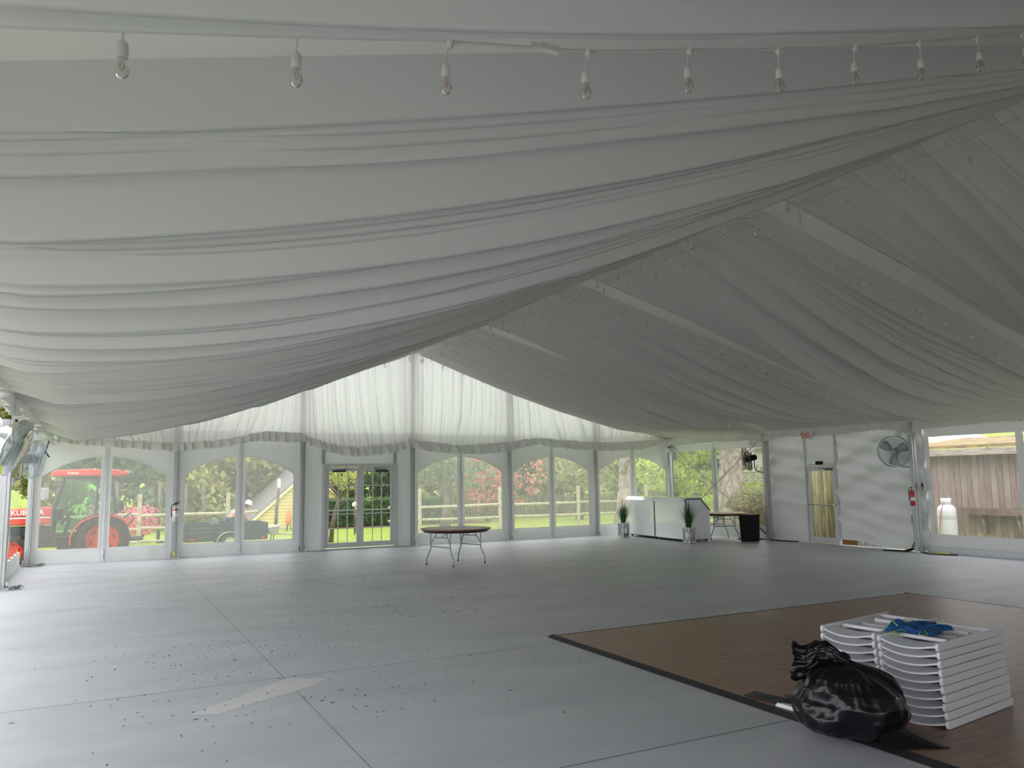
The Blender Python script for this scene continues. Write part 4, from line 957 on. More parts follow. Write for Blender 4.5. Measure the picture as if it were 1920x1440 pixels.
# ================================================================== OUTSIDE
# foliage helpers
def leaves(mb,c,rad,n,size,rs,flat=1.0,shell=.55):
    c=np.array(c); d=rs.normal(size=(n,3)); d/=np.linalg.norm(d,axis=1)[:,None]; q=(shell+(1-shell)*rs.rand(n)**.5)[:,None]
    P=c+d*q*np.array(rad); u=rs.normal(size=(n,3)); u/=np.linalg.norm(u,axis=1)[:,None]; w=np.cross(u,rs.normal(size=(n,3))); w/=np.linalg.norm(w,axis=1)[:,None]; w[:,2]*=flat
    s=size*(.6+.8*rs.rand(n))[:,None]; u*=s; w*=s*.6
    V=np.stack([P-u,P-w,P+u,P+w],1).reshape(-1,3).tolist(); k_=len(mb.v); mb.v+=V
    F=(np.arange(n*4).reshape(n,4)+k_).tolist(); mb.f+=F; mb.mi+=[mb.m]*n
def branchy(mb,base,h,r,rs,nb=5,spread=1.5,lean=(0,0),k0=.35):
    base=Vector(base); top=base+Vector((lean[0],lean[1],h)); pts=[base+(top-base)*f+Vector((.04*h*math.sin(f*5),.03*h*math.sin(f*4+1),0)) for f in np.linspace(0,1,8)]
    mb.tube(pts,[r*(1.25-.15*min(1,i*2)-.075*i) for i in range(8)],10)
    for i in range(nb):
        f=k0+(1-k0)*i/nb; p=base+(top-base)*f; a=rs.uniform(0,6.28); ln=spread*rs.uniform(.6,1.1)
        e=p+Vector((math.cos(a)*ln,math.sin(a)*ln,ln*rs.uniform(.3,.8))); mb.tube([p,(p+e)/2+Vector((0,0,.1*ln)),e],[r*.42,r*.28,r*.10],6)
def tree(label,x,y,h,crown,leaf,trunk_r=.15,n=2200,size=.16,bark='bark',blobs=7,seed=0,name='tree',cz=None,lean=(0,0),group='trees beyond the tent'):
    rs=np.random.RandomState(seed); gz=gh(x,y); t=thing(name,label,'tree',(x,y,gz),group=group)
    mb=MB(); branchy(mb,(0,0,-.05),h*.85,trunk_r,rs,nb=6,spread=crown*.7,lean=lean); mb.build('trunk',M[bark],t,smooth=True)
    mb=MB(); 
    for b in range(blobs):
        a=rs.uniform(0,6.28); q=rs.uniform(.1,.75)*crown; zc=(cz if cz is not None else h*.45)+rs.uniform(0,1)*(h-(cz if cz is not None else h*.45)-.3)
        leaves(mb,(lean[0]+q*math.cos(a),lean[1]+q*math.sin(a),zc),(crown*.55,crown*.55,crown*.38),n//blobs,size,rs)
    mb.build('foliage',M[leaf],t); return t
def bush(label,x,y,r,h,leaf,n,size,seed,name='bush',cat='bush',rx=None):
    rs=np.random.RandomState(seed); t=thing(name,label,cat,(x,y,gh(x,y)),group='shrubs beyond the tent')
    mb=MB()
    for i in range(10): a=rs.uniform(0,6.28); mb.tube([(0,0,-.02),(r*.3*math.cos(a),r*.3*math.sin(a),h*.4),(r*.7*math.cos(a),r*.7*math.sin(a),h*.8)],[.03,.02,.008],5)
    mb.build('stems',M['twig'],t)
    mb=MB(); 
    for b in range(5): leaves(mb,(rs.uniform(-.4,.4)*(rx or r),rs.uniform(-.4,.4)*r,h*.55+rs.uniform(-.1,.15)*h),((rx or r)*.75,r*.7,h*.45),n//5,size,rs)
    mb.build('foliage',M[leaf],t); return t

# unseen gravel strip added to tone down green bounce from the lawn
mb=MB().grid(*np.meshgrid(np.linspace(-22,-1.6,12),np.linspace(-46,-3,20),indexing='ij'),np.zeros((12,20))-.185)
tag(mb.build('added_gravel',pbr('pale_gravel',(.42,.41,.39),.9,var=.2,vscale=30)),'unseen pale gravel added left of the tent to neutralise green bounce light','gravel',kind='stuff')
# left and centre background belt
tl=[('leaf_dark','dark green'),('leaf_yel','yellow-green'),('leaf_olive','olive green'),('leaf_bright','bright green')]
belt=[(-9,20,0,'at the far left behind the tractor'),(-5,17.5,2,'directly behind the tractor cab'),(-1,19,1,'behind the tractor, second from the left'),(1.6,16.5,0,'behind the first fence post right of the tractor'),
 (4.2,17.5,1,'behind the trailer load'),(6.5,19.5,1,'behind the person in the white hat'),(8.8,21,2,'behind the yellow shed roof'),(12.3,21.5,3,'seen through the left door leaf'),(15.2,20,0,'seen through the right door leaf'),
 (18.3,20,2,'behind the leaning branch tree'),(21.5,19,0,'behind the red maple'),(25,19.5,2,'behind the dark picket fence'),(28.5,18,1,'behind the multi-stem tree'),(32.5,15,3,'behind the big trunk in the fifth window')]
for i,(x,y,ti,lb) in enumerate(belt):
    tree('%s leafy tree %s'%(tl[ti][1],lb),x,y,6.2+(i%3)*.8,2.5,tl[ti][0],.16,5600,.17,seed=100+i,blobs=16,cz=.7)
# trees inside the yard
t=tree('grey-trunked tree with low spreading branches behind the round table',14.45,10.2,4.6,1.9,'leaf_dark',.20,2200,.10,seed=31,cz=1.9,blobs=10,name='tree')
tree('red-leaved maple seen through the third and fourth arched windows',17.9,13.2,3.9,2.6,'leaf_red',.10,2000,.10,seed=33,cz=1.2,blobs=14,name='maple_tree')
tree('multi-stem olive tree seen through the fourth arched window',22.0,11.5,5.0,1.9,'leaf_olive',.16,1500,.11,seed=35,cz=1.7,blobs=8)
tree('thick pale-trunked tree seen through the fifth arched window',20.65,6.0,7.5,2.6,'leaf_bright',.33,1800,.14,bark='barkp',seed=36,cz=3.2)
tree('massive pale plated trunk behind the right window wall',23.2,2.55,8.5,3.0,'leaf_bright',.48,1500,.14,bark='barkp',seed=37,cz=4.2)
# leaning ornamental tree in front of the door
rs=np.random.RandomState(8); t=thing('ornamental_tree','small leaning dark-trunked tree seen through the left door leaf','tree',(8.25,5.1,-.2)); mb=MB()
mb.tube([(0,0,-.05),(.03,0,.4),(.12,0,.9),(.22,.02,1.25),(.28,.05,1.6)],[.085,.075,.07,.065,.05],10)
for i in range(9): a=rs.uniform(0,6.28); p=Vector((.24,.03,1.35+.05*i)); e=p+Vector((math.cos(a)*.7,math.sin(a)*.7,.5)); mb.tube([p,(p+e)/2+Vector((0,0,.1)),e],[.04,.025,.01],6)
mb.build('trunk',M['bark'],t,smooth=True); mb=MB()
for b in range(8): a=rs.uniform(0,6.28); leaves(mb,(.28+.6*math.cos(a),.6*math.sin(a),2.05+rs.uniform(-.15,.5)),(.5,.5,.28),90,.05,rs)
mb.build('foliage',M['leaf_yel'],t)
# hedge seen through the door
t=thing('clipped_hedge','clipped green hedge above the mulch bed seen through the double door','hedge',(12.5,13.3,-.2)); rs=np.random.RandomState(4)
MB().box((0,0,.58),(6.0,.7,1.05)).build('inner_growth',pbr('hedge_inner_dark',(.025,.05,.015),.9),t); mb=MB(); n_=13000; P=rs.uniform(-1,1,(n_,3))*np.array([3.08,.45,.58])+np.array([0,0,.62]); f=rs.rand(n_)  # dark green box fills the inside of the hedge
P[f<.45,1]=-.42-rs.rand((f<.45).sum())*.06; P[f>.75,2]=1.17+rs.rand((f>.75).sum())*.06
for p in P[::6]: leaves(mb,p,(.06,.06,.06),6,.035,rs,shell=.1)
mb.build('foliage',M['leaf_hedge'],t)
bush('pink azalea bush in flower behind the tractor wheel',2.75,9.3,.6,1.15,'leaf_pink',900,.05,11,name='azalea_bush',rx=.75)
bush('small pink azalea bush just right of the tractor cab',1.4,9.6,.5,1.2,'leaf_pink',500,.05,12,name='azalea_bush')
bush('low green shrub right of the hedge beyond the door',16.4,13.2,.7,1.2,'leaf_hedge',900,.05,13)
# twiggy bush outside the right window wall
rs=np.random.RandomState(21); t=thing('twiggy_bush','rounded bush with bare twiggy base and green top outside the right window','bush',(21.1,-.95,-.2)); mb=MB()
for i in range(420):
    a=rs.uniform(0,6.28); q=rs.rand()**.6; e=Vector((math.cos(a)*q*.95,math.sin(a)*q*1.0,1.62*math.sqrt(max(.05,1-.62*q*q))*rs.uniform(.75,1))); b0=Vector((e.x*.25,e.y*.25,0)); mb.tube([b0,(b0+e)/2+Vector((0,0,.12)),e],[.014,.010,.004],4,cap=False)
mb.build('twigs',M['twig'],t); mb=MB(); n_=3600; 
for i in range(600):
    a=rs.uniform(0,6.28); q=rs.rand()**.5; z=1.62*math.sqrt(max(.05,1-.62*q*q))*rs.uniform(.86,1.03); leaves(mb,(math.cos(a)*q*.98,math.sin(a)*q*1.03,z),(.09,.09,.06),4,.032,rs,shell=.1)
mb.build('foliage',M['leaf_olive'],t)

# split rail fences
def rail_fence(label,x0,x1,posts,zs,y=8.0):
    t=thing('rail_fence',label,'fence',(0,y,-.2),group='split rail fences'); r=random.Random(int(x0*7+9))
    for px in posts: MB().box((px,0,.80),(.13,.10,1.7),Matrix.Rotation(r.uniform(-.02,.02),3,'Y')).build('post',M['fencew'],t,bevel=.015)
    P=sorted([x0]+posts+[x1])
    for z in zs:
        for a,b in zip(P[:-1],P[1:]):
            MB().tube([(a,.0,z+r.uniform(-.03,.03)),((a+b)/2,.01,z-.02),(b,0,z+r.uniform(-.03,.03))],.05,7).build('rail',M['fencew'],t)
rail_fence('pale split rail fence behind the tractor and trailer, three rails high',-3,6.4,[-.4,2.62,5.4],(.10,.53,.98))
rail_fence('pale split rail fence beyond the three right arched windows, two rails high',11.2,24.5,[12.46,15.94,19.7,23.3],(.47,.97))
# picket fence
t=thing('picket_fence','dark weathered picket fence behind the split rail fence','fence',(24.0,14.6,-.2)); mb=MB()
for i in range(96):
    x=-7+i*.15
    mb.prism([(x-.045,.05),(x+.045,.05),(x+.045,1.12),(x,1.2),(x-.045,1.12)],-.012,.012,'y')
mb.build('pickets',M['picket'],t); mb=MB().box((.2,.03,.35),(14.4,.04,.08)); mb.box((.2,.03,.9),(14.4,.04,.08)); mb.build('rail',M['picket'],t)
# garden stakes
for i,(x,z,lb) in enumerate(((4.15,1.75,'tall weathered wooden pole above the left end of the trailer'),(4.75,1.7,'weathered wooden pole above the trailer load'),(6.0,1.85,'weathered wooden pole above the middle of the trailer'),(1.95,1.9,'weathered wooden pole behind the tractor fender'),(3.3,1.85,'weathered wooden pole seen left of the silver extinguisher'))):
    tag(MB().tube([(x,9.4,-.25),(x+.02,9.4,z*.5),(x-.01,9.4,z)],[.06,.055,.05],8).build('wooden_pole',M['bark'],smooth=True),lb,'pole',group='wooden garden poles')
# birdhouse on a leaning pole
t=thing('birdhouse_pole','white birdhouse on a dark wooden pole in front of the yellow shed','birdhouse',(7.45,10.2,-.2)); MB().tube([(0,0,0),(.03,0,1.0),(.10,0,1.75)],[.075,.07,.05],8).build('pole',M['bark'],t,smooth=True)
MB().box((.10,0,1.93),(.11,.11,.28)).prism([(.02,2.07),(.18,2.07),(.10,2.13)],-.07,.07,'y').build('house',M['trimw'],t)
# white globe lamp
t=thing('globe_lamp','round white globe lamp on a thin pole seen through the left door leaf','lamp',(9.95,8.2,-.2)); MB().tube([(0,0,0),(0,0,1.1)],.03,8).build('pole',M['bark'],t); MB().ball((0,0,1.12),.10,16,10).build('globe',M['trimw'],t,smooth=True)
t=thing('garden_pole','thin wooden pole holding a wire beyond the left door leaf','pole',(10.3,9.3,-.2)); MB().tube([(0,0,0),(0,0,2.1)],.045,8).build('pole',M['bark'],t)

# yellow shed with steep gable
t=thing('yellow_shed','small yellow clapboard shed with a steep grey shingle roof','shed',(9.58,14.0,-.2))
MB().prism([(-2.45,0),(2.45,0),(2.45,.30),(0,2.46),(-2.45,.30)],0,5.0,'y').build('wall',M['yellowsiding'],t)
mb=MB()
for s_ in (-1,1): mb.prism([(0,2.50),(s_*2.75,.08),(s_*2.75,.20),(0,2.66)],-.10,5.2,'y')
mb.build('roof',M['shingle'],t)
mb=MB()
for s_ in (-1,1): mb.prism([(0,2.40),(s_*2.72,.0),(s_*2.72,.12),(0,2.52)],-.14,-.10,'y')
mb.build('rake_trim',M['trimy'],t)
# little orange ornament by the shed
t=thing('garden_ornament','small orange garden ornament on dark legs beside the yellow shed','ornament',(8.35,12.2,-.2)); MB().lathe([(.02,.25),(.11,.3),(.13,.55),(.08,.75),(.04,.9),(.01,.95)],12).build('body',M['safety'],t,smooth=True)
mb=MB(); [mb.tube([(.06*math.cos(a),.06*math.sin(a),.3),(.12*math.cos(a),.12*math.sin(a),0)],.018,6) for a in (0,2.1,4.2)]; mb.build('legs',M['dark'],t)

# house on the right hillside
hx,hy=33.5,11.6; hz=gh(hx,hy)-.3
t=thing('house','pale clapboard house on the slope behind the big trunk','house',(hx,hy,hz)); z0=1.75-hz
MB().box((2.5,0,(z0+1.6)/2),(5,7.5,z0+1.6)).build('wall',M['greysiding'],t)
MB().prism([(-4.2,z0+1.5),(4.2,z0+1.5),(0,z0+3.6)],-.3,5.3,'x').build('roof',M['shingle'],t)
for q,yy in enumerate((-2.2,.55,2.6)):
    w=MB(); cz=2.55-hz; w.box((-.04,yy,cz+.05),(.08,1.0,1.2)); o=w.build('window_frame',M['trimw'],t); 
    for e in (-1,1): MB().box((-.085,yy+e*.22,cz+.05),(.02,.36,1.0)).build('pane',M['black'],o)
t=thing('terrace_hedge','mixed green hedge below the pale house','hedge',(30.5,8.5,gh(30.5,8.5))); mb=MB(); rs=np.random.RandomState(9)
for b in range(16): leaves(mb,(rs.uniform(-.6,.6),-7+b*.95,.75+rs.uniform(-.2,.2)),(.8,.9,.75),260,.07,rs)
mb.build('foliage',M['leaf_olive'],t); mb=MB().tube([(0,-7,.1),(0,7,.1)],.08,6); mb.build('stems',M['twig'],t)
for i,(x,y,h_,lb) in enumerate(((27.5,.6,5.5,'beside the edge-on dark fan'),(29,16.2,6.5,'left of the massive trunk'),(27.0,10.6,6.0,'at the right corner upright'),(37,7.5,7.5,'behind the pale house'),(33.5,-6,6.8,'above the shed roof'),(19.6,17.3,5.5,'left behind the red maple'),(24.2,17.0,5.5,'right behind the red maple'))):
    tree(('olive green leafy tree %s' if 'maple' in lb else 'bright green spring tree %s')%lb,x,y,h_,2.3,'leaf_olive' if 'maple' in lb else 'leaf_bright',.13,2600,.13,seed=60+i,blobs=10,cz=.8)

# wooden shed close by on the right
t=thing('wooden_shed','weathered wooden shed with a mossy roof outside the right window','shed',(21.5,-6.4,-.2))
MB().box((1.6,-4.6,1.25),(3.2,9.2,2.5)).build('wall',M['barn'],t)
mb=MB(); mb.add([(-.45,.35,2.62),(-.45,-9.6,2.62),(3.4,-9.6,2.98),(3.4,.5,3.05),(-.45,.35,2.70),(-.45,-9.6,2.70),(3.4,-9.6,3.06),(3.4,-.4,3.06),(3.4,.9,2.78)],[(0,3,2,1),(4,5,6,7,8),(0,1,5,4),(1,2,6,5)]); mb.build('roof',M['moss'],t)
mb=MB().box((-.44,-4.6,2.52),(.05,9.9,.17)); mb.build('fascia',M['fascia'],t)
mb=MB().box((-.14,-4.75,1.07),(.26,6.2,.04)); mb.box((-.26,-4.75,.99),(.03,6.2,.13)); mb.build('ledge',M['ledge'],t)
for y in (-2.2,-3.1,-5.2): MB().bar((-.22,y,1.0),(-.03,y,.45),.06,.05).build('ledge_bracket',M['fascia'],t)
# propane cylinder
t=thing('gas_cylinder','tall white gas cylinder with a hose standing by the wooden shed','gas cylinder',(20.35,-8.32,-.2))
MB().lathe([(.19,.0),(.215,.03),(.222,.08),(.222,1.02),(.205,1.12),(.14,1.19),(.05,1.21)],26).build('tank',M['whitepaint'],t,smooth=True,auto=.8)
mb=MB().lathe([(.115,1.19),(.118,1.36)],20,cap=False); mb.build('collar',M['whitepaint'],t,smooth=True,solid=.008)
MB().lathe([(.03,1.2),(.03,1.3),(.05,1.31),(.05,1.34),(.02,1.35),(.02,1.46)],12).build('valve',M['steel'],t,smooth=True,auto=.7)
MB().tube([(-.03,-.02,1.30),(-.17,-.03,1.22),(-.235,.0,1.0),(-.25,.05,.6),(-.27,.09,.3),(-.3,.12,.02)],.010,6).build('hose',pbr('gas_hose',(.35,.12,.14),.6),t,smooth=True)
MB().lathe([(.2232,.83),(.2232,.93)],26,cap=False).build('sticker',pbr('grey_sticker',(.6,.6,.6),.5),t,smooth=True)
# louvred white box beside it
mb=MB().box((19.3,-8.22,.20),(.25,.22,.8)); tag(mb.build('vent_box',M['whitepaint'],bevel=.01),'low white louvred box left of the gas cylinder','box')
# dry grass tuft
rs=random.Random(5); mb=MB()
for i in range(260):
    x=20.6+rs.gauss(0,.12); y=-8.9+rs.gauss(0,.35); a=rs.uniform(0,6.28); ln=rs.uniform(.3,.62); sp=rs.uniform(.1,.5); sd=Vector((-math.sin(a),math.cos(a),0))*.007; vs=[]
    for j in range(4): f=j/3; p=Vector((x,y,-.2))+Vector((math.cos(a)*sp*ln*f**1.6,math.sin(a)*sp*ln*f**1.6,ln*f*(1-.3*f*sp))); vs+=[p-sd*(1.1-f),p+sd*(1.1-f)]
    mb.add(vs,[(2*j,2*j+1,2*j+3,2*j+2) for j in range(3)])
tag(mb.build('dry_grass',pbr('straw_grass',(.62,.56,.30),.8,var=.2)),'pale dry grass tuft at the foot of the wooden shed','grass',kind='stuff')
# white canopy beyond the shed roof
t=thing('white_canopy','white canopy roof seen above the mossy shed roof','canopy',(30.0,-1.6,0)); MB().prism([(-1.4,3.10),(1.4,2.86),(1.6,2.95),(.4,3.35),(-1.2,3.40)],-1.5,1.5,'y').rotz(-PI/2).build('cover',M['whitepaint'],t); mb=MB()
for a,b in ((-1,-1),(1,-1),(1,1),(-1,1)): mb.tube([(a*1.2,b*1.2,0.6),(a*1.2,b*1.2,2.95)],.04,6)
mb.build('poles',M['steel'],t)
# board fence right outside the single door
t=thing('board_fence','rough wooden board fence with gaps right outside the single glass door','fence',(19.6,-5.3,-.2)); r=random.Random(2); y=-1.7
while y<2.2: 
    w=r.uniform(.12,.15); MB().box((r.uniform(-.01,.01),y,1.2),(.025,w,2.3)).build('board',M['pallet'],t); y+=w+r.choice([.008,.012,.03,.035])
for z in (.5,1.5): MB().box((.04,.25,z),(.05,4.0,.09)).build('rail',M['pallet'],t)
MB().box((-.14,.2,.12),(.2,4,.22)).build('kickboard',M['mulch'],t)
# wooden crate blocks visible below the lifted wall skirt
for q in range(4): tag(MB().box((18.62,-7.12-.22*q,-.02),(.1,.13,.3)).build('paver_block',M['grey'],bevel=.01),['grey block under the lifted wall skirt, nearest the single door','grey block under the lifted wall skirt, second from the single door','grey block under the lifted wall skirt, third from the single door','grey block under the lifted wall skirt, fourth from the single door'][q],'block',group='blocks under the wall skirt')

# ------------------------------------------------------------------ tractor (faces left)
T=thing('tractor','red-orange cab tractor parked beyond the first arched window','tractor',(1.52,2.25,-.2))
def wheel(R,w,c,lugs,rim,name='wheel'):
    o=MB().lathe([(R*.60,-w*.42),(R*.70,-w*.5),(R*.90,-w*.5),(R*.965,-w*.40),(R*.975,0),(R*.965,w*.40),(R*.90,w*.5),(R*.70,w*.5),(R*.60,w*.42)],40,c,'y',cap=False)
    for i in range(lugs):
        for s_ in (-1,1):
            a=2*PI*(i+(.5 if s_>0 else 0))/lugs; R_=Matrix.Rotation(-a,3,'Y')
            p=R_@Vector((R*.975,0,0)); ctr=Vector(c)+p+Vector((0,s_*w*.25,0)); o.box(ctr,(R*.075,w*.52,R*.085),R_@Matrix.Rotation(s_*.65,3,'X'))
            q=R_@Vector((R*.87,0,0)); o.box(Vector(c)+q+Vector((0,s_*w*.47,0)),(R*.20,w*.09,R*.06),R_)
    tr=o.build('tire',M['tire'],T,auto=.6,smooth=True)
    o=MB().lathe([(R*.60,-w*.42),(R*.575,-w*.44),(R*.54,-w*.30),(R*.50,-w*.16),(R*.20,-w*.10),(R*.16,-w*.2),(.01,-w*.2)],36,c,'y',cap=False)
    o.lathe([(R*.60,w*.42),(R*.575,w*.44),(R*.54,w*.30),(R*.50,w*.16),(.01,w*.10)],36,c,'y',cap=False)
    rm=o.build('rim',M['orange'] if rim else M['whitepaint'],tr,smooth=True,auto=.5)
    o=MB()
    for i in range(6):
        a=2*PI*i/6+.3; o.box(Vector(c)+Matrix.Rotation(-a,3,'Y')@Vector((R*.42,-w*.165,0)),(R*.05,.012,R*.16),Matrix.Rotation(-a,3,'Y'))
    o.build('rim_slot',M['black'],tr)
wheel(.62,.34,(0,-.62,.62),15,True); wheel(.62,.34,(0,.62,.62),15,True)
wheel(.40,.24,(-1.95,-.58,.40),13,True); wheel(.40,.24,(-1.95,.58,.40),13,True)
# chassis
mb=MB().box((-.9,0,.62),(2.2,.42,.34)); mb.box((-1.6,0,.80),(1.0,.46,.34)); mb.box((-1.95,0,.45),(.12,1.0,.14)); mb.box((0,0,.62),(.3,1.0,.22)); mb.box((-.75,-.45,.50),(.5,.2,.26)); mb.box((-2.35,0,.72),(.2,.5,.3)); mb.tube([(-1.5,-.28,.75),(-1.5,-.28,.95),(-1.3,-.30,1.0)],.03,8); mb.box((-.72,-.68,.45),(.36,.22,.05)); mb.box((-1.05,-.55,.62),(.12,.25,.2))
mb.build('chassis',M['dark'],T,bevel=.01)
# hood
mb=MB(); mb.prism([(-1.13,1.03),(-2.25,1.02),(-2.50,1.10),(-2.52,1.25),(-2.35,1.38),(-1.9,1.42),(-1.13,1.45)],-.33,.33,'y'); mb.build('hood',M['orange'],T,bevel=.03)
mb=MB().box((-1.75,-.335,1.20),(1.15,.01,.035)); mb.build('hood_stripe',M['whitep'],T); MB().box((-1.75,-.336,1.225),(1.15,.008,.012)).build('stripe_line',M['black'],T)
text('brand_lettering','KUBOTA',.175,M['whitep'],T,(-1.68,-.336,1.325),(PI/2,0,0),.002,.004)
MB().box((-1.42,-.338,1.10),(.06,.01,.12)).build('side_reflector',pbr('amber_reflector',(.9,.30,.02),.3),T)
mb=MB(); [mb.box((-2.2,-.338,1.05+.03*i),(.3,.008,.012)) for i in range(4)]; mb.build('hood_grille',M['black'],T)
mb=MB().lathe([(.03,1.42),(.03,1.75),(.02,1.8)],10,(-1.55,.28,0)); mb.build('exhaust',M['dark'],T,smooth=True)
# cab
mb=MB()
for s_ in (-1,1):
    y=s_*.62
    mb.tube([(-1.12,y,.70),(-1.12,y,1.40),(-.92,y*.92,2.20)],.035,8); mb.tube([(.30,y,1.25),(.27,y,1.46),(.16,y*.92,2.20)],.035,8); mb.tube([(-.18,y*1.0,1.2),(-.16,y*.93,2.20)],.028,8)
    mb.tube([(-1.12,y,.70),(-.55,y,.70)],.035,8); mb.tube([(-.92,y*.92,2.17),(.16,y*.92,2.17)],.03,8)
mb.tube([(-1.12,-.62,1.40),(-1.12,.62,1.40)],.03,8); mb.tube([(-.92,-.57,2.17),(-.92,.57,2.17)],.03,8); mb.tube([(.16,-.57,2.17),(.16,.57,2.17)],.03,8); mb.box((-.4,0,.70),(1.4,1.2,.06)); mb.box((-.80,-.60,.95),(.09,.05,.5),Matrix.Rotation(.25,3,'Y'))
mb.build('cab_frame',M['dark'],T,smooth=True,auto=.8)
mb=MB(); mb.prism([(-1.20,2.22),(-1.22,2.30),(-1.12,2.36),(-.4,2.39),(.30,2.37),(.42,2.30),(.40,2.21)],-.66,.66,'y'); mb.build('cab_roof',M['orange'],T,bevel=.03)
text('roof_lettering','Kubota',.085,M['whitep'],T,(-.72,-.662,2.29),(PI/2,0,0),.002,.002)
mb=MB()
for s_ in (-1,1):
    mb.add([(-1.11,s_*.63,.74),(-.20,s_*.63,.74),(-.18,s_*.60,2.16),(-.93,s_*.585,2.16),(-1.11,s_*.63,1.40)],[(0,1,2,3,4)]); mb.add([(-.16,s_*.63,1.3),(.27,s_*.63,1.3),(.16,s_*.585,2.16),(-.15,s_*.6,2.16)],[(0,1,2,3)])
mb.add([(-1.13,-.60,1.42),(-1.13,.60,1.42),(-.94,.55,2.16),(-.94,-.55,2.16)],[(0,1,2,3)]); mb.add([(.28,-.60,1.3),(.28,.60,1.3),(.17,.55,2.16),(.17,-.55,2.16)],[(0,1,2,3)])
mb.build('cab_glass',M['winglass'],T)
for s_ in (-1,1):
    mb=MB(); vs=[]; n_=18
    for i in range(n_+1):
        a=math.radians(192-150*i/n_); r_=.72; x,z=r_*math.cos(a),.62+r_*math.sin(a)*.84
        for yy in (s_*.42,s_*.80): vs.append((x,yy,z))
    mb.add(vs,[(2*i,2*i+1,2*i+3,2*i+2) for i in range(n_)]); f_=mb.build('fender',M['dark'],T,smooth=True,solid=.02)
    MB().tube([(p[0],s_*.80,p[2]) for p in vs[::2]],.022,8).build('fender_trim',M['orange'],f_,smooth=True)
mb=MB().box((-.25,0,1.02),(.42,.46,.12)); mb.box((-.02,0,1.28),(.10,.44,.46)); mb.build('seat',M['black'],T,bevel=.03)
mb=MB().tube([(-.72+.06*math.cos(a)*0+.0+.17*math.cos(a)*.5,.17*math.sin(a),1.34+.17*math.cos(a)*.8) for a in [2*PI*i/20 for i in range(20)]],.014,6,closed=True); mb.tube([(-.95,0,1.0),(-.72,0,1.34)],.03,8); mb.box((-.98,0,1.25),(.14,.5,.28)); mb.build('steering_wheel',M['black'],T,smooth=True,auto=.7)
MB().tube([(-.55,-.35,.75),(-.42,-.38,1.15)],.012,6).ball((-.42,-.38,1.17),.02,8,6).build('gear_lever',M['black'],T)
for s_ in (-1,1):
    o=MB().tube([(-.95,s_*.6,2.08),(-1.2,s_*.72,2.06),(-1.36,s_*.78,2.0)],.010,6); o.build('mirror_arm',M['dark'],T); MB().box((-1.36,s_*.79,1.78),(.14,.04,.30)).build('mirror',M['grey'],T,bevel=.015)
    MB().lathe([(.045,0),(.05,.03),(.03,.06)],12,(-1.18,s_*.55,2.16),'x').build('work_light',M['whitep'],T)
    MB().lathe([(.06,0),(.065,.04),(.03,.09)],12,(.45,s_*.58,2.29),'x').build('tail_lamp',M['orange'],T)
mb=MB().tube([(.25,-.3,.55),(.95,-.34,.58)],.035,8); mb.tube([(.25,.3,.55),(.95,.34,.58)],.035,8); mb.tube([(.2,0,.95),(.6,0,.9)],.03,8); mb.tube([(.3,-.25,1.0),(.55,-.3,.95),(.65,-.32,.6)],.022,8); mb.tube([(.45,-.2,1.1),(.62,-.22,1.25),(.72,-.22,1.1),(.6,-.22,.95)],.018,8); mb.box((.36,0,.6),(.25,.5,.3)); mb.build('rear_hitch',M['dark'],T,smooth=True,auto=.7)

# ------------------------------------------------------------------ trailer
Tr=thing('utility_trailer','navy blue utility trailer beyond the second arched window','trailer',(4.85,4.45,-.2))
mb=MB().box((-.05,0,.32),(2.36,1.3,.06))
for s_ in (-1,1):
    for q in range(4): mb.box((-.05,s_*.65,.39+.118*q),(2.36,.035,.105))
    for x in (-1.2,-.45,.35,1.1): mb.box((x,s_*.675,.55),(.05,.03,.5))
for q in range(4): mb.box((-1.22,0,.39+.118*q),(.035,1.3,.105)); mb.box((1.12,0,.39+.118*q),(.035,1.3,.105))
mb.build('box_body',M['navy'],Tr,bevel=.004)
mb=MB().tube([(-1.2,-.3,.30),(-1.9,0,.30)],.035,6); mb.tube([(-1.2,.3,.30),(-1.9,0,.30)],.035,6); mb.tube([(-1.5,0,.05),(-1.5,0,.75)],.03,8); mb.build('drawbar',M['dark'],Tr)
for s_ in (-1,1):
    c=(.02,s_*.78,.26); o=MB().lathe([(.15,-.07),(.2,-.085),(.26,-.07),(.262,.07),(.2,.085),(.15,.07)],28,c,'y',cap=False).build('tire',M['tire'],Tr,smooth=True,auto=.7); MB().lathe([(.16,-.06),(.12,-.03),(.01,-.04)],20,c,'y',cap=False).build('rim',M['whitepaint'],o,smooth=True)
    vs=[]; 
    for i in range(13): a=PI*i/12; vs+=[(.02+.36*math.cos(a),s_*.68,.26+.30*math.sin(a)),(.02+.36*math.cos(a),s_*.90,.26+.30*math.sin(a))]
    MB().add(vs,[(2*i,2*i+1,2*i+3,2*i+2) for i in range(12)]).build('fender',M['galv'],Tr,smooth=True,solid=.012)
MB().box((-1.0,-.69,.36),(.10,.02,.06)).box((1.0,-.69,.36),(.08,.02,.06)).build('side_marker',M['red'],Tr)
# load: dark tarp heap in the trailer
rs=np.random.RandomState(2); U,V=np.meshgrid(np.linspace(-1,1,40),np.linspace(-1,1,26),indexing='ij')
H=.05+ .40*np.exp(-((U-.25)**2)/.10-(V**2)/.6)+.22*np.exp(-((U+.55)**2)/.25-(V**2)/.8); H=H+np.array([[.05*mn.noise(Vector((U[i,j]*3,V[i,j]*3,0))) for j in range(26)] for i in range(40)])
H[(abs(U)>.97)|(abs(V)>.97)]=0
tag(MB().grid(4.38+U*.62,4.45+V*.58,.18+H*1.25).build('tarp_heap',M['navy'],smooth=True),'dark heap covered by a tarp in the front of the navy trailer','tarp')
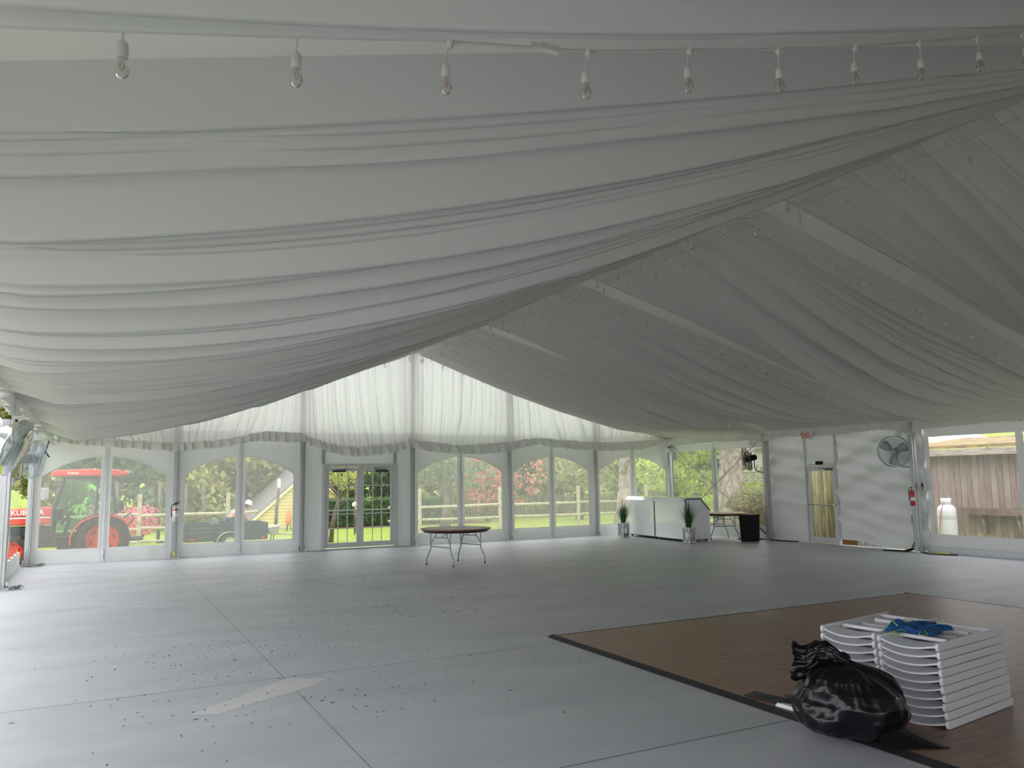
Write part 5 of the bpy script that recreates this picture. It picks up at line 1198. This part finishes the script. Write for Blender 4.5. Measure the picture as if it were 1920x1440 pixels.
# wheelbarrow behind the trailer
t=thing('wheelbarrow','grey wheelbarrow standing at the right end of the navy trailer','wheelbarrow',(6.50,4.7,-.2)); MB().prism([(-.42,.60),(-.02,.66),(-.10,.36),(-.30,.36)],-.28,.28,'y').build('tray',M['galv'],t,bevel=.02)
MB().tube([(-.45,-.25,.42),(.2,-.22,.36),(.75,-.05,.30)],.02,8).tube([(-.45,.25,.42),(.2,.22,.36),(.75,.05,.30)],.02,8).build('handle',M['fencew'],t); MB().lathe([(.10,-.04),(.18,-.045),(.19,0),(.18,.045),(.10,.04)],20,(.62,0,.19),'y').build('tire',M['tire'],t,smooth=True); MB().tube([(-.2,-.2,.38),(-.25,-.22,0)],.018,6).tube([(-.2,.2,.38),(-.25,.22,0)],.018,6).build('leg',M['dark'],t)

# ------------------------------------------------------------------ person bending behind the trailer
def skin_mesh(name,joints,edges,mat,parent,sub=2):
    me=bpy.data.meshes.new(name); me.from_pydata([j[0] for j in joints],edges,[]); me.materials.append(mat)
    o=bpy.data.objects.new(name,me); COL.objects.link(o); o.parent=parent
    s_=o.modifiers.new('skin','SKIN'); s_.use_smooth_shade=True
    for i,j in enumerate(joints): me.skin_vertices[0].data[i].radius=(j[1],j[1]) if not isinstance(j[1],tuple) else j[1]; me.skin_vertices[0].data[i].use_root=(i==0)
    m_=o.modifiers.new('sub','SUBSURF'); m_.levels=sub; m_.render_levels=sub; return o
Pn=thing('person','person in a pink shirt and white sun hat bending over behind the navy trailer','person',(5.25,5.65,-.2))
J=[((-.10,0,.86),.13),((.06,0,1.0),.13),((.24,0,1.13),.135),((.33,0,1.19),.06),((.42,0,1.24),.085),((.47,0,1.22),.07)]
E_=[(0,1),(1,2),(2,3),(3,4),(4,5)]
for s_ in (-1,1):
    b=len(J); J+= [((-.12,s_*.11,.80),.10),((.02,s_*.12,.46),.065),((-.10,s_*.12,.09),.045),((.06,s_*.12,.04),.04)]; E_+= [(0,b),(b,b+1),(b+1,b+2),(b+2,b+3)]
    b=len(J); J+= [((.26,s_*.20,1.10),.055),((.36,s_*.23,.86),.042),((.52,s_*.18,.68),.03),((.57,s_*.17,.63),.033)]; E_+= [(2,b),(b,b+1),(b+1,b+2),(b+2,b+3)]
    p=len(J)-1
    for q in range(4): c=len(J); J+= [((.62,s_*(.17+.02*(q-1.5)),.60),.010),((.66,s_*(.17+.022*(q-1.5)),.555),.008)]; E_+= [(p,c),(c,c+1)]
    c=len(J); J+= [((.58,s_*.13,.61),.010),((.61,s_*.115,.58),.008)]; E_+= [(p,c),(c,c+1)]
body=skin_mesh('body',J,E_,M['skin'],Pn)
Js=[((-.08,0,.88),.155),((.06,0,1.01),.155),((.24,0,1.14),.155),((.30,0,1.17),.085)]; Es=[(0,1),(1,2),(2,3)]
for s_ in (-1,1): b=len(Js); Js+= [((.26,s_*.20,1.10),.075),((.33,s_*.225,.94),.06)]; Es+= [(2,b),(b,b+1)]
skin_mesh('shirt',Js,Es,M['pinkshirt'],Pn)
Jt=[((-.11,0,.86),.15)]; Et=[]
for s_ in (-1,1): b=len(Jt); Jt+= [((-.12,s_*.11,.79),.115),((.02,s_*.12,.46),.082),((-.10,s_*.12,.10),.065)]; Et+= [(0,b),(b,b+1),(b+1,b+2)]
skin_mesh('trousers',Jt,Et,M['denim'],Pn)
mb=MB(); R=Matrix.Rotation(.35,3,'Y'); mb.lathe([(.175,-.015),(.18,0),(.105,.012),(.10,.07),(.085,.115),(.04,.135),(.002,.138)],24,(.44,0,1.30),'z',rot=R,cap=False); mb.build('sun_hat',M['hat'],Pn,smooth=True,solid=.006)
mb=MB().ball((.39,0,1.25),.088,14,8,(1,.95,.95)); mb.build('hair',pbr('grey_brown_hair',(.12,.09,.07),.8),Pn,smooth=True)
